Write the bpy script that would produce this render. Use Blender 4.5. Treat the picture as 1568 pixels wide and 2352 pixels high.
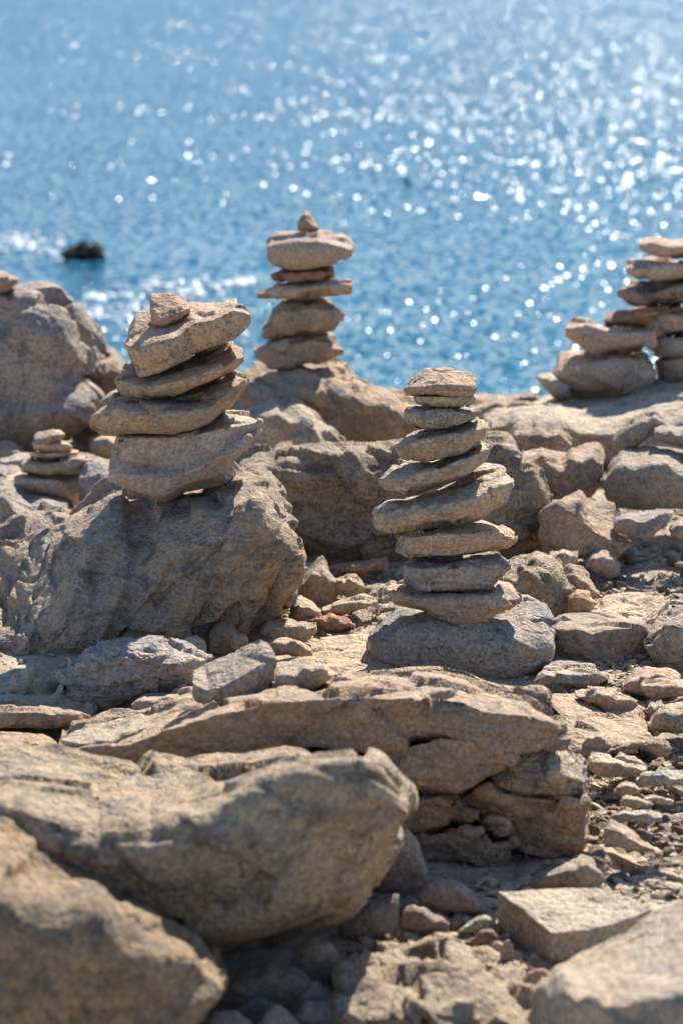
import bpy, bmesh, math, random
import numpy as np
from mathutils import Vector

sc = bpy.context.scene
C = sc.collection
for o in list(bpy.data.objects):
    bpy.data.objects.remove(o)

# ------------------------------------------------------------------ camera
F, CU, CV = 1568 * 100 / 24, 784.0, 1176.0        # focal length and centre in photograph units (1568 x 2352)
CAM_Z, PITCH = 1.75, math.atan(1406 / F)
cam = bpy.data.cameras.new('camera')
cam.sensor_fit, cam.sensor_width, cam.lens = 'HORIZONTAL', 24.0, 100.0
cam.clip_start, cam.clip_end = 0.05, 20000
cam.dof.use_dof, cam.dof.focus_distance, cam.dof.aperture_fstop = True, 6.42, 4.3
cam.dof.aperture_blades = 0
co = bpy.data.objects.new('camera', cam); C.objects.link(co)
co.location = (0, 0, CAM_Z); co.rotation_euler = (math.pi / 2 - PITCH, 0, 0)
sc.camera = co

# ------------------------------------------------------------------ sky, sun, exposure
SUN_EL, SUN_AZ = math.radians(39), math.radians(19)     # azimuth measured from the view direction towards the right
world = bpy.data.worlds.new('World'); sc.world = world; world.use_nodes = True
wn = world.node_tree
bg = wn.nodes['Background']
sky = wn.nodes.new('ShaderNodeTexSky'); sky.sky_type = 'NISHITA'; sky.sun_disc = False
sky.sun_elevation, sky.sun_rotation = SUN_EL, SUN_AZ
sky.air_density, sky.dust_density, sky.ozone_density = 0.75, 0.0, 3.0
bg.inputs['Strength'].default_value = 0.106
wn.links.new(sky.outputs[0], bg.inputs[0])
sun = bpy.data.lights.new('sun', 'SUN'); sun.energy = 4.2; sun.angle = math.radians(0.53); sun.color = (1.0, 0.93, 0.82)
so = bpy.data.objects.new('sun', sun); C.objects.link(so)
sdir = Vector((math.sin(SUN_AZ) * math.cos(SUN_EL), math.cos(SUN_AZ) * math.cos(SUN_EL), math.sin(SUN_EL)))
so.rotation_euler = (-sdir).to_track_quat('-Z', 'Y').to_euler(); so.location = (0, 0, 30)
vs = sc.view_settings
vs.view_transform, vs.look, vs.exposure, vs.gamma = 'Standard', 'None', 1.08, 1.0
vs.use_curve_mapping = False
sc.cycles.use_denoising = True
sc.cycles.denoiser = 'OPENIMAGEDENOISE'
sc.cycles.denoising_input_passes = 'RGB_ALBEDO_NORMAL'
sc.cycles.use_adaptive_sampling = False
sc.cycles.max_bounces = 5
sc.cycles.diffuse_bounces = 4
sc.cycles.caustics_reflective = False

# ------------------------------------------------------------------ helpers: projection and noise
_fw = np.array([0, math.cos(PITCH), -math.sin(PITCH)]); _up = np.array([0, math.sin(PITCH), math.cos(PITCH)])
def at(u, v, d):
    """world point seen at (u, v) and standing d metres ahead of the camera along the ground"""
    u, v, d = np.broadcast_arrays(np.asarray(u, float), np.asarray(v, float), np.asarray(d, float))
    r = _fw * F + (u - CU)[..., None] * np.array([1., 0, 0]) - (v - CV)[..., None] * _up
    p = r * (d / r[..., 1])[..., None]
    p[..., 2] += CAM_Z
    return p
def ground_d(u, v, z=0.0):
    r = _fw * F + (u - CU) * np.array([1., 0, 0]) - (v - CV) * _up
    return (z - CAM_Z) / r[2] * r[1]

_rs = np.random.RandomState(7)
_perm = np.tile(_rs.permutation(256), 3)
_grad = _rs.normal(size=(256, 3)); _grad /= np.linalg.norm(_grad, axis=1)[:, None]
def noise(p, seed=0):
    p = p + seed * 17.31 + 100.0
    i = np.floor(p).astype(int); f = p - i; i &= 255
    w = f * f * f * (f * (f * 6 - 15) + 10)
    res = 0
    for dx in (0, 1):
        wx = w[:, 0] if dx else 1 - w[:, 0]
        a = _perm[i[:, 0] + dx]
        for dy in (0, 1):
            wy = w[:, 1] if dy else 1 - w[:, 1]
            b = _perm[a + i[:, 1] + dy]
            for dz in (0, 1):
                wz = w[:, 2] if dz else 1 - w[:, 2]
                g = _grad[_perm[b + i[:, 2] + dz]]
                res = res + wx * wy * wz * ((f[:, 0] - dx) * g[:, 0] + (f[:, 1] - dy) * g[:, 1] + (f[:, 2] - dz) * g[:, 2])
    return res
def fbm(p, octaves=4, seed=0, gain=0.5):
    a, r = 1.0, 0
    for k in range(octaves):
        r = r + a * noise(p * (2.03 ** k), seed + k * 3); a *= gain
    return r
def gauss(a, sig, axis, wrap):
    if sig < 0.35: return a
    k = int(math.ceil(sig * 2.5)); k = min(k, a.shape[axis] - 2)
    if k < 1: return a
    x = np.arange(-k, k + 1); w = np.exp(-x * x / (2 * sig * sig)); w /= w.sum()
    a = np.moveaxis(a, axis, 0)
    if wrap: b = np.concatenate([a[-k:], a, a[:k]])
    else:    b = np.concatenate([2 * a[:1] - a[k:0:-1], a, 2 * a[-1:] - a[-2:-k - 2:-1]])
    out = sum(w[j] * b[j:j + a.shape[0]] for j in range(2 * k + 1))
    return np.moveaxis(out, 0, axis)
def normals(V, Q):
    n = np.zeros_like(V)
    a = np.cross(V[Q[:, 2]] - V[Q[:, 0]], V[Q[:, -1]] - V[Q[:, 1]]) if Q.shape[1] == 4 else np.cross(V[Q[:, 1]] - V[Q[:, 0]], V[Q[:, 2]] - V[Q[:, 0]])
    for k in range(Q.shape[1]):
        for c in range(3):
            n[:, c] += np.bincount(Q[:, k], a[:, c], len(V))
    return n / (np.linalg.norm(n, axis=1)[:, None] + 1e-12)
def mesh_from(name, V, Q, mat, smooth=True):
    me = bpy.data.meshes.new(name)
    k = Q.shape[1]
    me.vertices.add(len(V)); me.vertices.foreach_set('co', V.astype(np.float32).ravel())
    me.loops.add(Q.size); me.loops.foreach_set('vertex_index', Q.astype(np.int32).ravel())
    me.polygons.add(len(Q)); me.polygons.foreach_set('loop_start', np.arange(0, Q.size, k, dtype=np.int32))
    me.polygons.foreach_set('use_smooth', np.full(len(Q), smooth))
    me.update(calc_edges=True); me.validate()
    me.materials.append(mat)
    return me
def tag(o, label=None, cat=None, group=None, kind=None):
    for k, v in (('label', label), ('category', cat), ('group', group), ('kind', kind)):
        if v: o[k] = v
    return o

# ------------------------------------------------------------------ materials
def nd(nt, t, **kw):
    n = nt.nodes.new(t)
    for k, v in kw.items(): setattr(n, k, v)
    return n
def rock_material(name, ca, cb, cc, bed=(0.15, 0.1, 1.0), stain=0.0, pits=0.0, bump=1.0, fleck=0.25, grain=1.0, streak=0.35, cover=0.0):
    """ca / cb: two base tones in big patches, cc: darker weathered skin in mottled patches"""
    if name != 'rusty_rock': ca, cb, cc = [(c[0] * 1.05, c[1] * 1.03, c[2] * 1.0) for c in (ca, cb, cc)]
    m = bpy.data.materials.new(name); m.use_nodes = True; nt = m.node_tree; L = nt.links.new
    bs = nt.nodes['Principled BSDF']
    tc = nd(nt, 'ShaderNodeTexCoord'); oi = nd(nt, 'ShaderNodeObjectInfo')
    off = nd(nt, 'ShaderNodeVectorMath', operation='SCALE'); L(oi.outputs['Random'], off.inputs['Scale']); off.inputs[0].default_value = (31, 17, 23)
    pos = nd(nt, 'ShaderNodeVectorMath', operation='ADD'); L(tc.outputs['Object'], pos.inputs[0]); L(off.outputs[0], pos.inputs[1])
    def noi(scale, detail=4, rough=0.55, vec=None, dist=0.0):
        n = nd(nt, 'ShaderNodeTexNoise'); n.inputs['Scale'].default_value = scale; n.inputs['Detail'].default_value = detail
        n.inputs['Roughness'].default_value = rough; n.inputs['Distortion'].default_value = dist
        L((vec or pos).outputs[0], n.inputs['Vector']); return n
    def ramp(src, a, b, lo=0.0, hi=1.0):
        r = nd(nt, 'ShaderNodeMapRange'); r.interpolation_type = 'SMOOTHSTEP'; L(src, r.inputs[0])
        for i, v in enumerate((a, b, lo, hi)): r.inputs[i + 1].default_value = v
        return r.outputs[0]
    def mix(fac, a, b, mode='MIX'):
        x = nd(nt, 'ShaderNodeMix', data_type='RGBA', blend_type=mode)
        if hasattr(fac, 'links'): L(fac, x.inputs[0])
        else: x.inputs[0].default_value = fac
        for s, v in ((6, a), (7, b)):
            if hasattr(v, 'links'): L(v, x.inputs[s])
            else: x.inputs[s].default_value = (*v, 1)
        return x.outputs[2]
    def mul(a, k):
        x = nd(nt, 'ShaderNodeMath', operation='MULTIPLY'); L(a, x.inputs[0])
        if hasattr(k, 'links'): L(k, x.inputs[1])
        else: x.inputs[1].default_value = k
        return x.outputs[0]
    def add(a, b):
        x = nd(nt, 'ShaderNodeMath', operation='ADD'); L(a, x.inputs[0]); L(b, x.inputs[1]); return x.outputs[0]
    # bedding frame: squeeze along the bedding normal
    mp = nd(nt, 'ShaderNodeMapping'); mp.inputs['Rotation'].default_value = (bed[0], bed[1], 0.3); mp.inputs['Scale'].default_value = (1, 1, 6 * bed[2])
    L(pos.outputs[0], mp.inputs['Vector'])
    big = noi(5.5, 4, 0.6, dist=0.6); mid = noi(17, 5, 0.65); fine = noi(110, 3, 0.7); bedn = noi(9, 4, 0.65, vec=mp)
    col = mix(ramp(big.outputs[0], 0.40, 0.60), ca, cb)
    col = mix(mul(ramp(bedn.outputs[0], 0.50 - cover, 0.64 - cover), streak), col, cc)
    col = mix(mul(ramp(mid.outputs[0], 0.50 - cover, 0.66 - cover), 0.75), col, cc)
    col = mix(mul(ramp(noi(11, 3, 0.6).outputs[0], 0.60, 0.70), 0.45), col, tuple(min(1, c * 1.35) for c in ca))
    if stain: col = mix(mul(ramp(noi(7, 4, 0.6).outputs[0], 0.58, 0.70), stain), col, (0.30, 0.13, 0.05))
    # grain: fine light and dark speckle
    g = ramp(fine.outputs[0], 0.3, 0.72, 1 - 0.32 * grain, 1 + 0.30 * grain)
    gx = nd(nt, 'ShaderNodeVectorMath', operation='SCALE'); L(col, gx.inputs[0]); L(g, gx.inputs['Scale'])
    col = gx.outputs[0]
    vo = nd(nt, 'ShaderNodeTexVoronoi'); vo.inputs['Scale'].default_value = 60; L(pos.outputs[0], vo.inputs['Vector'])
    fl = mul(ramp(vo.outputs['Distance'], 0.16, 0.08), ramp(noi(13, 3).outputs[0], 0.52, 0.62))
    col = mix(mul(fl, fleck), col, (0.55, 0.52, 0.46))
    hue = mix(oi.outputs['Random'], (1.11, 1.0, 0.89), (0.94, 0.975, 1.02))
    tint = mix(1.0, mix(1.0, col, hue, 'MULTIPLY'), oi.outputs['Color'], 'MULTIPLY')
    L(tint, bs.inputs['Base Color'])
    bs.inputs['Roughness'].default_value = 0.82
    L(ramp(mid.outputs[0], 0.3, 0.7, 0.72, 0.92), bs.inputs['Roughness'])
    bs.inputs['Specular IOR Level'].default_value = 0.35
    # relief finer than the mesh
    mxv = nd(nt, 'ShaderNodeVectorMath', operation='MULTIPLY_ADD'); L(noi(30, 1).outputs['Color'], mxv.inputs[0]); mxv.inputs[1].default_value = (0.03, 0.03, 0.03); L(pos.outputs[0], mxv.inputs[2])
    vp = nd(nt, 'ShaderNodeTexVoronoi'); vp.inputs['Scale'].default_value = 75; L(mxv.outputs[0], vp.inputs['Vector'])
    pitm = mul(ramp(vp.outputs['Distance'], 0.45, 0.15), ramp(noi(14, 3).outputs[0], 0.46, 0.56))
    h = add(mul(fine.outputs[0], 0.0055 * bump), mul(noi(38, 4, 0.68).outputs[0], 0.013 * bump))
    h = add(h, mul(noi(22, 4, 0.7, vec=mp).outputs[0], 0.008 * bump))
    h = add(h, mul(pitm, -0.010 * pits - 0.0012 * bump))
    b = nd(nt, 'ShaderNodeBump'); b.inputs['Strength'].default_value = 1.0; b.inputs['Distance'].default_value = 1.0
    L(h, b.inputs['Height']); L(b.outputs[0], bs.inputs['Normal'])
    return m
M = {
 'tan':   rock_material('tan_limestone', (0.43, 0.325, 0.225), (0.36, 0.295, 0.225), (0.215, 0.195, 0.175), stain=0.12),
 'warm':  rock_material('warm_limestone', (0.47, 0.335, 0.22), (0.41, 0.315, 0.225), (0.27, 0.225, 0.18), fleck=0.1),
 'grey':  rock_material('grey_limestone', (0.30, 0.28, 0.25), (0.37, 0.31, 0.24), (0.17, 0.17, 0.17), pits=0.45),
 'slate': rock_material('laminated_limestone', (0.46, 0.37, 0.275), (0.39, 0.33, 0.26), (0.25, 0.23, 0.205), bed=(0.12, -0.22, 1.6), streak=0.6, pits=0.2),
 'pale':  rock_material('pale_limestone', (0.52, 0.43, 0.315), (0.47, 0.385, 0.285), (0.33, 0.28, 0.22), fleck=0.1, pits=0.2),
 'pink':  rock_material('pinkish_limestone', (0.45, 0.335, 0.25), (0.41, 0.33, 0.26), (0.28, 0.235, 0.20), fleck=0.15, bump=0.75),
 'pit':   rock_material('pitted_limestone', (0.43, 0.335, 0.25), (0.37, 0.31, 0.25), (0.25, 0.22, 0.195), pits=0.8),
 'dark':  rock_material('dark_weathered_rock', (0.22, 0.17, 0.135), (0.30, 0.225, 0.165), (0.095, 0.09, 0.09), stain=0.4, pits=0.8, bump=1.3, fleck=0.5),
 'cliff': rock_material('fractured_limestone', (0.38, 0.335, 0.275), (0.46, 0.355, 0.24), (0.20, 0.20, 0.195), bed=(0.3, 0.75, 1.0), stain=0.25, pits=0.6, bump=1.35, streak=0.7),
 'mottle': rock_material('mottled_limestone', (0.44, 0.34, 0.225), (0.38, 0.315, 0.235), (0.15, 0.145, 0.135), bed=(0.3, 0.4, 0.5), stain=0.2, pits=0.8, bump=1.6, streak=0.5, cover=0.012),
 'red':   rock_material('rusty_rock', (0.33, 0.16, 0.09), (0.40, 0.24, 0.155), (0.16, 0.07, 0.05), bump=1.2),
}
# ------------------------------------------------------------------ the setting: ground, sea
def ground_z(x, y):
    p = np.stack([x, y, 0 * x], 1)
    z = 0.022 * fbm(p * 2.1, 4, 50) + 0.010 * fbm(p * 11, 3, 51)
    drop = np.clip((y - 9.7 - 0.25 * noise(p * 1.3, 52)) / 3.2, 0, 1)
    z = z - 0.01 - 2.9 * drop ** 1.15
    back = np.clip((3.0 - y) / 20, 0, 1)
    return z + 1.2 * back ** 1.3 + 0.15 * back * noise(p * 0.5, 53)
def graded(lo, hi, a, b, fine, n):
    l = a - (a - lo) * (np.linspace(1, 0, n, endpoint=False) ** 2.2)
    r = b + (hi - b) * (np.linspace(0, 1, n + 1)[1:] ** 2.2)
    return np.concatenate([l, np.arange(a, b, fine), r])
def grid_quads(nr, nc):
    i = np.arange((nr - 1) * nc).reshape(nr - 1, nc)[:, :-1].ravel()
    return np.stack([i, i + 1, i + nc + 1, i + nc], 1)

def ground_material():
    m = bpy.data.materials.new('stony_ground'); m.use_nodes = True; nt = m.node_tree; L = nt.links.new
    bs = nt.nodes['Principled BSDF']; tc = nd(nt, 'ShaderNodeTexCoord')
    def noi(s, d=5, r=0.6):
        n = nd(nt, 'ShaderNodeTexNoise'); n.inputs['Scale'].default_value = s; n.inputs['Detail'].default_value = d; n.inputs['Roughness'].default_value = r
        L(tc.outputs['Object'], n.inputs['Vector']); return n.outputs[0]
    cr = nd(nt, 'ShaderNodeValToRGB'); e = cr.color_ramp.elements
    e[0].position, e[0].color = 0.33, (0.33, 0.27, 0.195, 1); e[1].position, e[1].color = 0.66, (0.56, 0.465, 0.34, 1)
    L(noi(14), cr.inputs[0])
    vo = nd(nt, 'ShaderNodeTexVoronoi'); vo.inputs['Scale'].default_value = 55; L(tc.outputs['Object'], vo.inputs['Vector'])
    mx = nd(nt, 'ShaderNodeMix', data_type='RGBA', blend_type='MULTIPLY'); mx.inputs[0].default_value = 0.45
    bw = nd(nt, 'ShaderNodeRGBToBW'); L(vo.outputs['Color'], bw.inputs[0]); L(cr.outputs[0], mx.inputs[6]); L(bw.outputs[0], mx.inputs[7]); 
    hs = nd(nt, 'ShaderNodeHueSaturation'); hs.inputs['Saturation'].default_value = 1.0; hs.inputs['Value'].default_value = 1.25; L(mx.outputs[2], hs.inputs['Color'])
    L(hs.outputs[0], bs.inputs['Base Color']); bs.inputs['Roughness'].default_value = 0.92; bs.inputs['Specular IOR Level'].default_value = 0.25
    ad = nd(nt, 'ShaderNodeMath', operation='MULTIPLY_ADD'); L(vo.outputs['Distance'], ad.inputs[0]); ad.inputs[1].default_value = -0.005
    sm = nd(nt, 'ShaderNodeMath', operation='MULTIPLY'); L(noi(60, 6, 0.7), sm.inputs[0]); sm.inputs[1].default_value = 0.007; L(sm.outputs[0], ad.inputs[2])
    b = nd(nt, 'ShaderNodeBump'); b.inputs['Distance'].default_value = 1.0; L(ad.outputs[0], b.inputs['Height']); L(b.outputs[0], bs.inputs['Normal'])
    return m
gx = graded(-60, 60, -1.6, 1.6, 0.02, 40); gy = graded(-60, 160, 3.4, 11.0, 0.02, 40)
X, Y = np.meshgrid(gx, gy)
V = np.stack([X.ravel(), Y.ravel(), ground_z(X.ravel(), Y.ravel())], 1)
MG = ground_material()
g = bpy.data.objects.new('ground', mesh_from('ground', V, grid_quads(len(gy), len(gx)), MG)); C.objects.link(g)
tag(g, kind='structure')

SEA_Z = -1.5
def water_material():
    m = bpy.data.materials.new('sea_water'); m.use_nodes = True; nt = m.node_tree; L = nt.links.new
    bs = nt.nodes['Principled BSDF']; tc = nd(nt, 'ShaderNodeTexCoord')
    def slope(scale, k, stretch=(1, 1, 1), detail=1.5):
        mp = nd(nt, 'ShaderNodeMapping'); mp.inputs['Scale'].default_value = stretch; L(tc.outputs['Object'], mp.inputs['Vector'])
        n = nd(nt, 'ShaderNodeTexNoise'); n.inputs['Scale'].default_value = scale; n.inputs['Detail'].default_value = detail; n.inputs['Roughness'].default_value = 0.55
        L(mp.outputs[0], n.inputs['Vector'])
        s = nd(nt, 'ShaderNodeVectorMath', operation='SUBTRACT'); L(n.outputs['Color'], s.inputs[0]); s.inputs[1].default_value = (0.5, 0.5, 0.5)
        x = nd(nt, 'ShaderNodeVectorMath', operation='SCALE'); L(s.outputs[0], x.inputs[0]); x.inputs['Scale'].default_value = k
        return x
    # short ripples in the shelter of the shore, a longer chop further out, a low swell under both
    near, far = slope(RIP_S, RIP_K, (1, 0.5, 1)), slope(CHOP_S, CHOP_K, (1, 0.45, 1), CHOP_D); b = slope(1.6, 0.2, (0.10, 0.6, 1), 2.5)
    sy_ = nd(nt, 'ShaderNodeSeparateXYZ'); L(tc.outputs['Object'], sy_.inputs[0])
    off = nd(nt, 'ShaderNodeMapRange'); off.interpolation_type = 'SMOOTHSTEP'; L(sy_.outputs['Y'], off.inputs[0])
    for i, v in enumerate((20, 40, 0.0, 1.0)): off.inputs[i + 1].default_value = v
    def part(src, t, inv):
        x = t
        if inv: i_ = nd(nt, 'ShaderNodeMath', operation='SUBTRACT'); i_.inputs[0].default_value = 1.0; L(t, i_.inputs[1]); x = i_.outputs[0]
        q = nd(nt, 'ShaderNodeMath', operation='SQRT'); L(x, q.inputs[0])
        w = nd(nt, 'ShaderNodeVectorMath', operation='SCALE'); L(src.outputs[0], w.inputs[0]); L(q.outputs[0], w.inputs['Scale']); return w
    a = nd(nt, 'ShaderNodeVectorMath', operation='ADD'); L(part(near, off.outputs[0], True).outputs[0], a.inputs[0]); L(part(far, off.outputs[0], False).outputs[0], a.inputs[1])
    # gusts and shoals: where the ripples stand steeper
    gs = nd(nt, 'ShaderNodeTexNoise'); gs.inputs['Scale'].default_value = 0.16; gs.inputs['Detail'].default_value = 3
    mg = nd(nt, 'ShaderNodeMapping'); mg.inputs['Scale'].default_value = (0.6, 1.3, 1); L(tc.outputs['Object'], mg.inputs['Vector']); L(mg.outputs[0], gs.inputs['Vector'])
    mr = nd(nt, 'ShaderNodeMapRange'); L(gs.outputs[0], mr.inputs[0])
    for i, v in enumerate((0.3, 0.7, 0.72, 1.2)): mr.inputs[i + 1].default_value = v
    amp = mr.outputs[0]
    for (sx, sy, rx, ry, k) in SHOALS:
        mp = nd(nt, 'ShaderNodeMapping'); mp.inputs['Location'].default_value = (-sx / rx, -sy / ry, 0); mp.inputs['Scale'].default_value = (1 / rx, 1 / ry, 0)
        L(tc.outputs['Object'], mp.inputs['Vector'])
        ln = nd(nt, 'ShaderNodeVectorMath', operation='LENGTH'); L(mp.outputs[0], ln.inputs[0])
        r = nd(nt, 'ShaderNodeMapRange'); r.interpolation_type = 'SMOOTHSTEP'; L(ln.outputs['Value'], r.inputs[0])
        for i, v in enumerate((0.35, 1.0, k, 0.0)): r.inputs[i + 1].default_value = v
        ad = nd(nt, 'ShaderNodeMath', operation='ADD'); L(amp, ad.inputs[0]); L(r.outputs[0], ad.inputs[1]); amp = ad.outputs[0]
    sh = nd(nt, 'ShaderNodeMapRange'); sh.interpolation_type = 'SMOOTHSTEP'; L(sy_.outputs['Y'], sh.inputs[0])
    for i, v in enumerate((18, 55, 0.80, 1.02)): sh.inputs[i + 1].default_value = v
    am = nd(nt, 'ShaderNodeMath', operation='MULTIPLY'); L(amp, am.inputs[0]); L(sh.outputs[0], am.inputs[1]); amp = am.outputs[0]
    sc_ = nd(nt, 'ShaderNodeVectorMath', operation='SCALE'); L(a.outputs[0], sc_.inputs[0]); L(amp, sc_.inputs['Scale'])
    s = nd(nt, 'ShaderNodeVectorMath', operation='ADD'); L(sc_.outputs[0], s.inputs[0]); L(b.outputs[0], s.inputs[1])
    f = nd(nt, 'ShaderNodeVectorMath', operation='MULTIPLY'); L(s.outputs[0], f.inputs[0]); f.inputs[1].default_value = (1, 1, 0)
    z = nd(nt, 'ShaderNodeVectorMath', operation='ADD'); L(f.outputs[0], z.inputs[0]); z.inputs[1].default_value = (0, 0, 1)
    n = nd(nt, 'ShaderNodeVectorMath', operation='NORMALIZE'); L(z.outputs[0], n.inputs[0])
    gl = nd(nt, 'ShaderNodeBsdfGlossy'); gl.distribution = 'BECKMANN'; gl.inputs['Color'].default_value = (0.47, 0.49, 0.505, 1); gl.inputs['Roughness'].default_value = SEA_R; L(n.outputs[0], gl.inputs['Normal'])
    df = nd(nt, 'ShaderNodeBsdfDiffuse'); nt.nodes.remove(bs)
    fr = nd(nt, 'ShaderNodeFresnel'); fr.inputs['IOR'].default_value = 1.333; L(n.outputs[0], fr.inputs['Normal'])
    ms = nd(nt, 'ShaderNodeMixShader'); L(fr.outputs[0], ms.inputs[0]); L(df.outputs[0], ms.inputs[1]); L(gl.outputs[0], ms.inputs[2]); L(ms.outputs[0], nt.nodes['Material Output'].inputs['Surface'])
    # body colour: shallow turquoise by the shore, deeper blue further out
    sp = nd(nt, 'ShaderNodeSeparateXYZ'); L(tc.outputs['Object'], sp.inputs[0])
    mr = nd(nt, 'ShaderNodeMapRange'); L(sp.outputs['Y'], mr.inputs[0])
    for i, v in enumerate((16, 40, 0, 1)): mr.inputs[i + 1].default_value = v
    mx = nd(nt, 'ShaderNodeMix', data_type='RGBA'); L(mr.outputs[0], mx.inputs[0]); mx.inputs[6].default_value = (0.018, 0.125, 0.19, 1); mx.inputs[7].default_value = (0.008, 0.085, 0.165, 1)
    L(mx.outputs[2], df.inputs['Color'])
    return m
RIP_S, RIP_K, SEA_R, CHOP_S, CHOP_K, CHOP_D = 14.0, 1.85, 0.21, 11.0, 1.8, 0.4
SHOALS = [(7.5, 45, 9.0, 26, 0.38), (1.6, 22.5, 2.6, 7, 0.22), (-1.6, 22.4, 1.5, 3.2, 1.1), (-2.87, 27.2, 0.75, 1.6, 1.3)]
sx = graded(-6000, 6000, -40, 60, 5, 20); sy = graded(11.4, 9000, 11.5, 120, 5, 20)
X, Y = np.meshgrid(sx, sy)
p = np.stack([X.ravel(), Y.ravel(), np.zeros(X.size)], 1)
V = p.copy(); V[:, 2] = SEA_Z
s_ = bpy.data.objects.new('sea', mesh_from('sea', V, grid_quads(len(sy), len(sx)), water_material())); C.objects.link(s_)
tag(s_, kind='structure')

# ------------------------------------------------------------------ rock builder
FOOT = []
def weather(V, Q, seed, size, lump, facet, ncell, strata, sfreq, bed, crack, fine, chisel, cfreq=1.0, soft=0.004, limit=0.035, detail=0):
    rs = np.random.RandomState(seed)
    c = V.mean(0)
    for k in range(chisel):                                   # flat fracture faces
        n = rs.normal(size=3); n /= np.linalg.norm(n)
        d = (V - c) @ n; t = np.quantile(d, rs.uniform(0.98, 0.998)); o = d > t
        V[o] -= np.outer((d[o] - t) * 0.92, n)
    b = np.array(bed, float); b /= np.linalg.norm(b)
    P = V / size
    h = lump * fbm(P * 2.6, 3, seed)
    h = h * size
    for facet, ncell, limit in ((facet, ncell, limit), (facet * 1.1, detail, limit * 0.25)):
        if not ncell: continue
        cc = V[rs.randint(0, len(V), ncell)] + rs.normal(scale=0.02 * size, size=(ncell, 3))
        W = noise(P * 7, seed + 9)[:, None] * 0.035 * size
        D = V + W * np.array([1, .6, .8]) * (80 / max(80, ncell)); best = np.full(len(V), 1e9); idx = np.zeros(len(V), int)
        sq = np.eye(3) + 1.3 * np.outer(b, b)
        Dq, Cq = D @ sq, cc @ sq
        til = rs.normal(scale=facet, size=(ncell, 3)); offs = rs.normal(scale=0.004 * facet / 0.12, size=ncell) * min(1, size / 0.3)
        Q2 = [((Dq - Cq[j]) ** 2).sum(1) for j in range(ncell)]
        for q in Q2: best = np.minimum(best, q)
        tau = 0.02 * np.median(best) + (soft ** 2)
        num = den = 0
        for j in range(ncell):
            m = np.exp(-np.minimum((Q2[j] - best) / tau, 40)); num = num + m * ((V - cc[j]) @ til[j] + offs[j]); den = den + m
        lim = limit * size
        h = h + lim * np.tanh(num / den / lim)
    if strata:
        q = (V @ b) * sfreq + 0.9 * noise(P * 3.1, seed + 20) + 40
        lay = np.floor(q).astype(int); t = q - lay
        r = rs.uniform(-1, 1, 1024)
        t = np.clip((t - 0.72) / 0.28, 0, 1); t = t * t * (3 - 2 * t)
        h += strata * ((1 - t) * r[lay % 1024] + t * r[(lay + 1) % 1024]) * (0.45 + 0.9 * np.clip(noise(P * 4, seed + 21) + 0.4, 0, 1))
    if crack:
        cp = (P + 0.12 * np.stack([noise(P * 4, seed + 31), noise(P * 4, seed + 32), noise(P * 4, seed + 33)], 1)) @ (np.eye(3) + 1.6 * np.outer(b, b))
        n = np.abs(noise(cp * 3.0 * cfreq, seed + 34)); mask = np.clip(noise(P * 3, seed + 35) * 3 + 0.35, 0, 1)
        h -= crack * np.clip(1 - n / max(0.035, 10 * soft * cfreq / size), 0, 1) * mask
    h += fine * fbm(V * 55, 4, seed + 40, 0.6)
    return V + normals(V, Q) * h[:, None]

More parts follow.
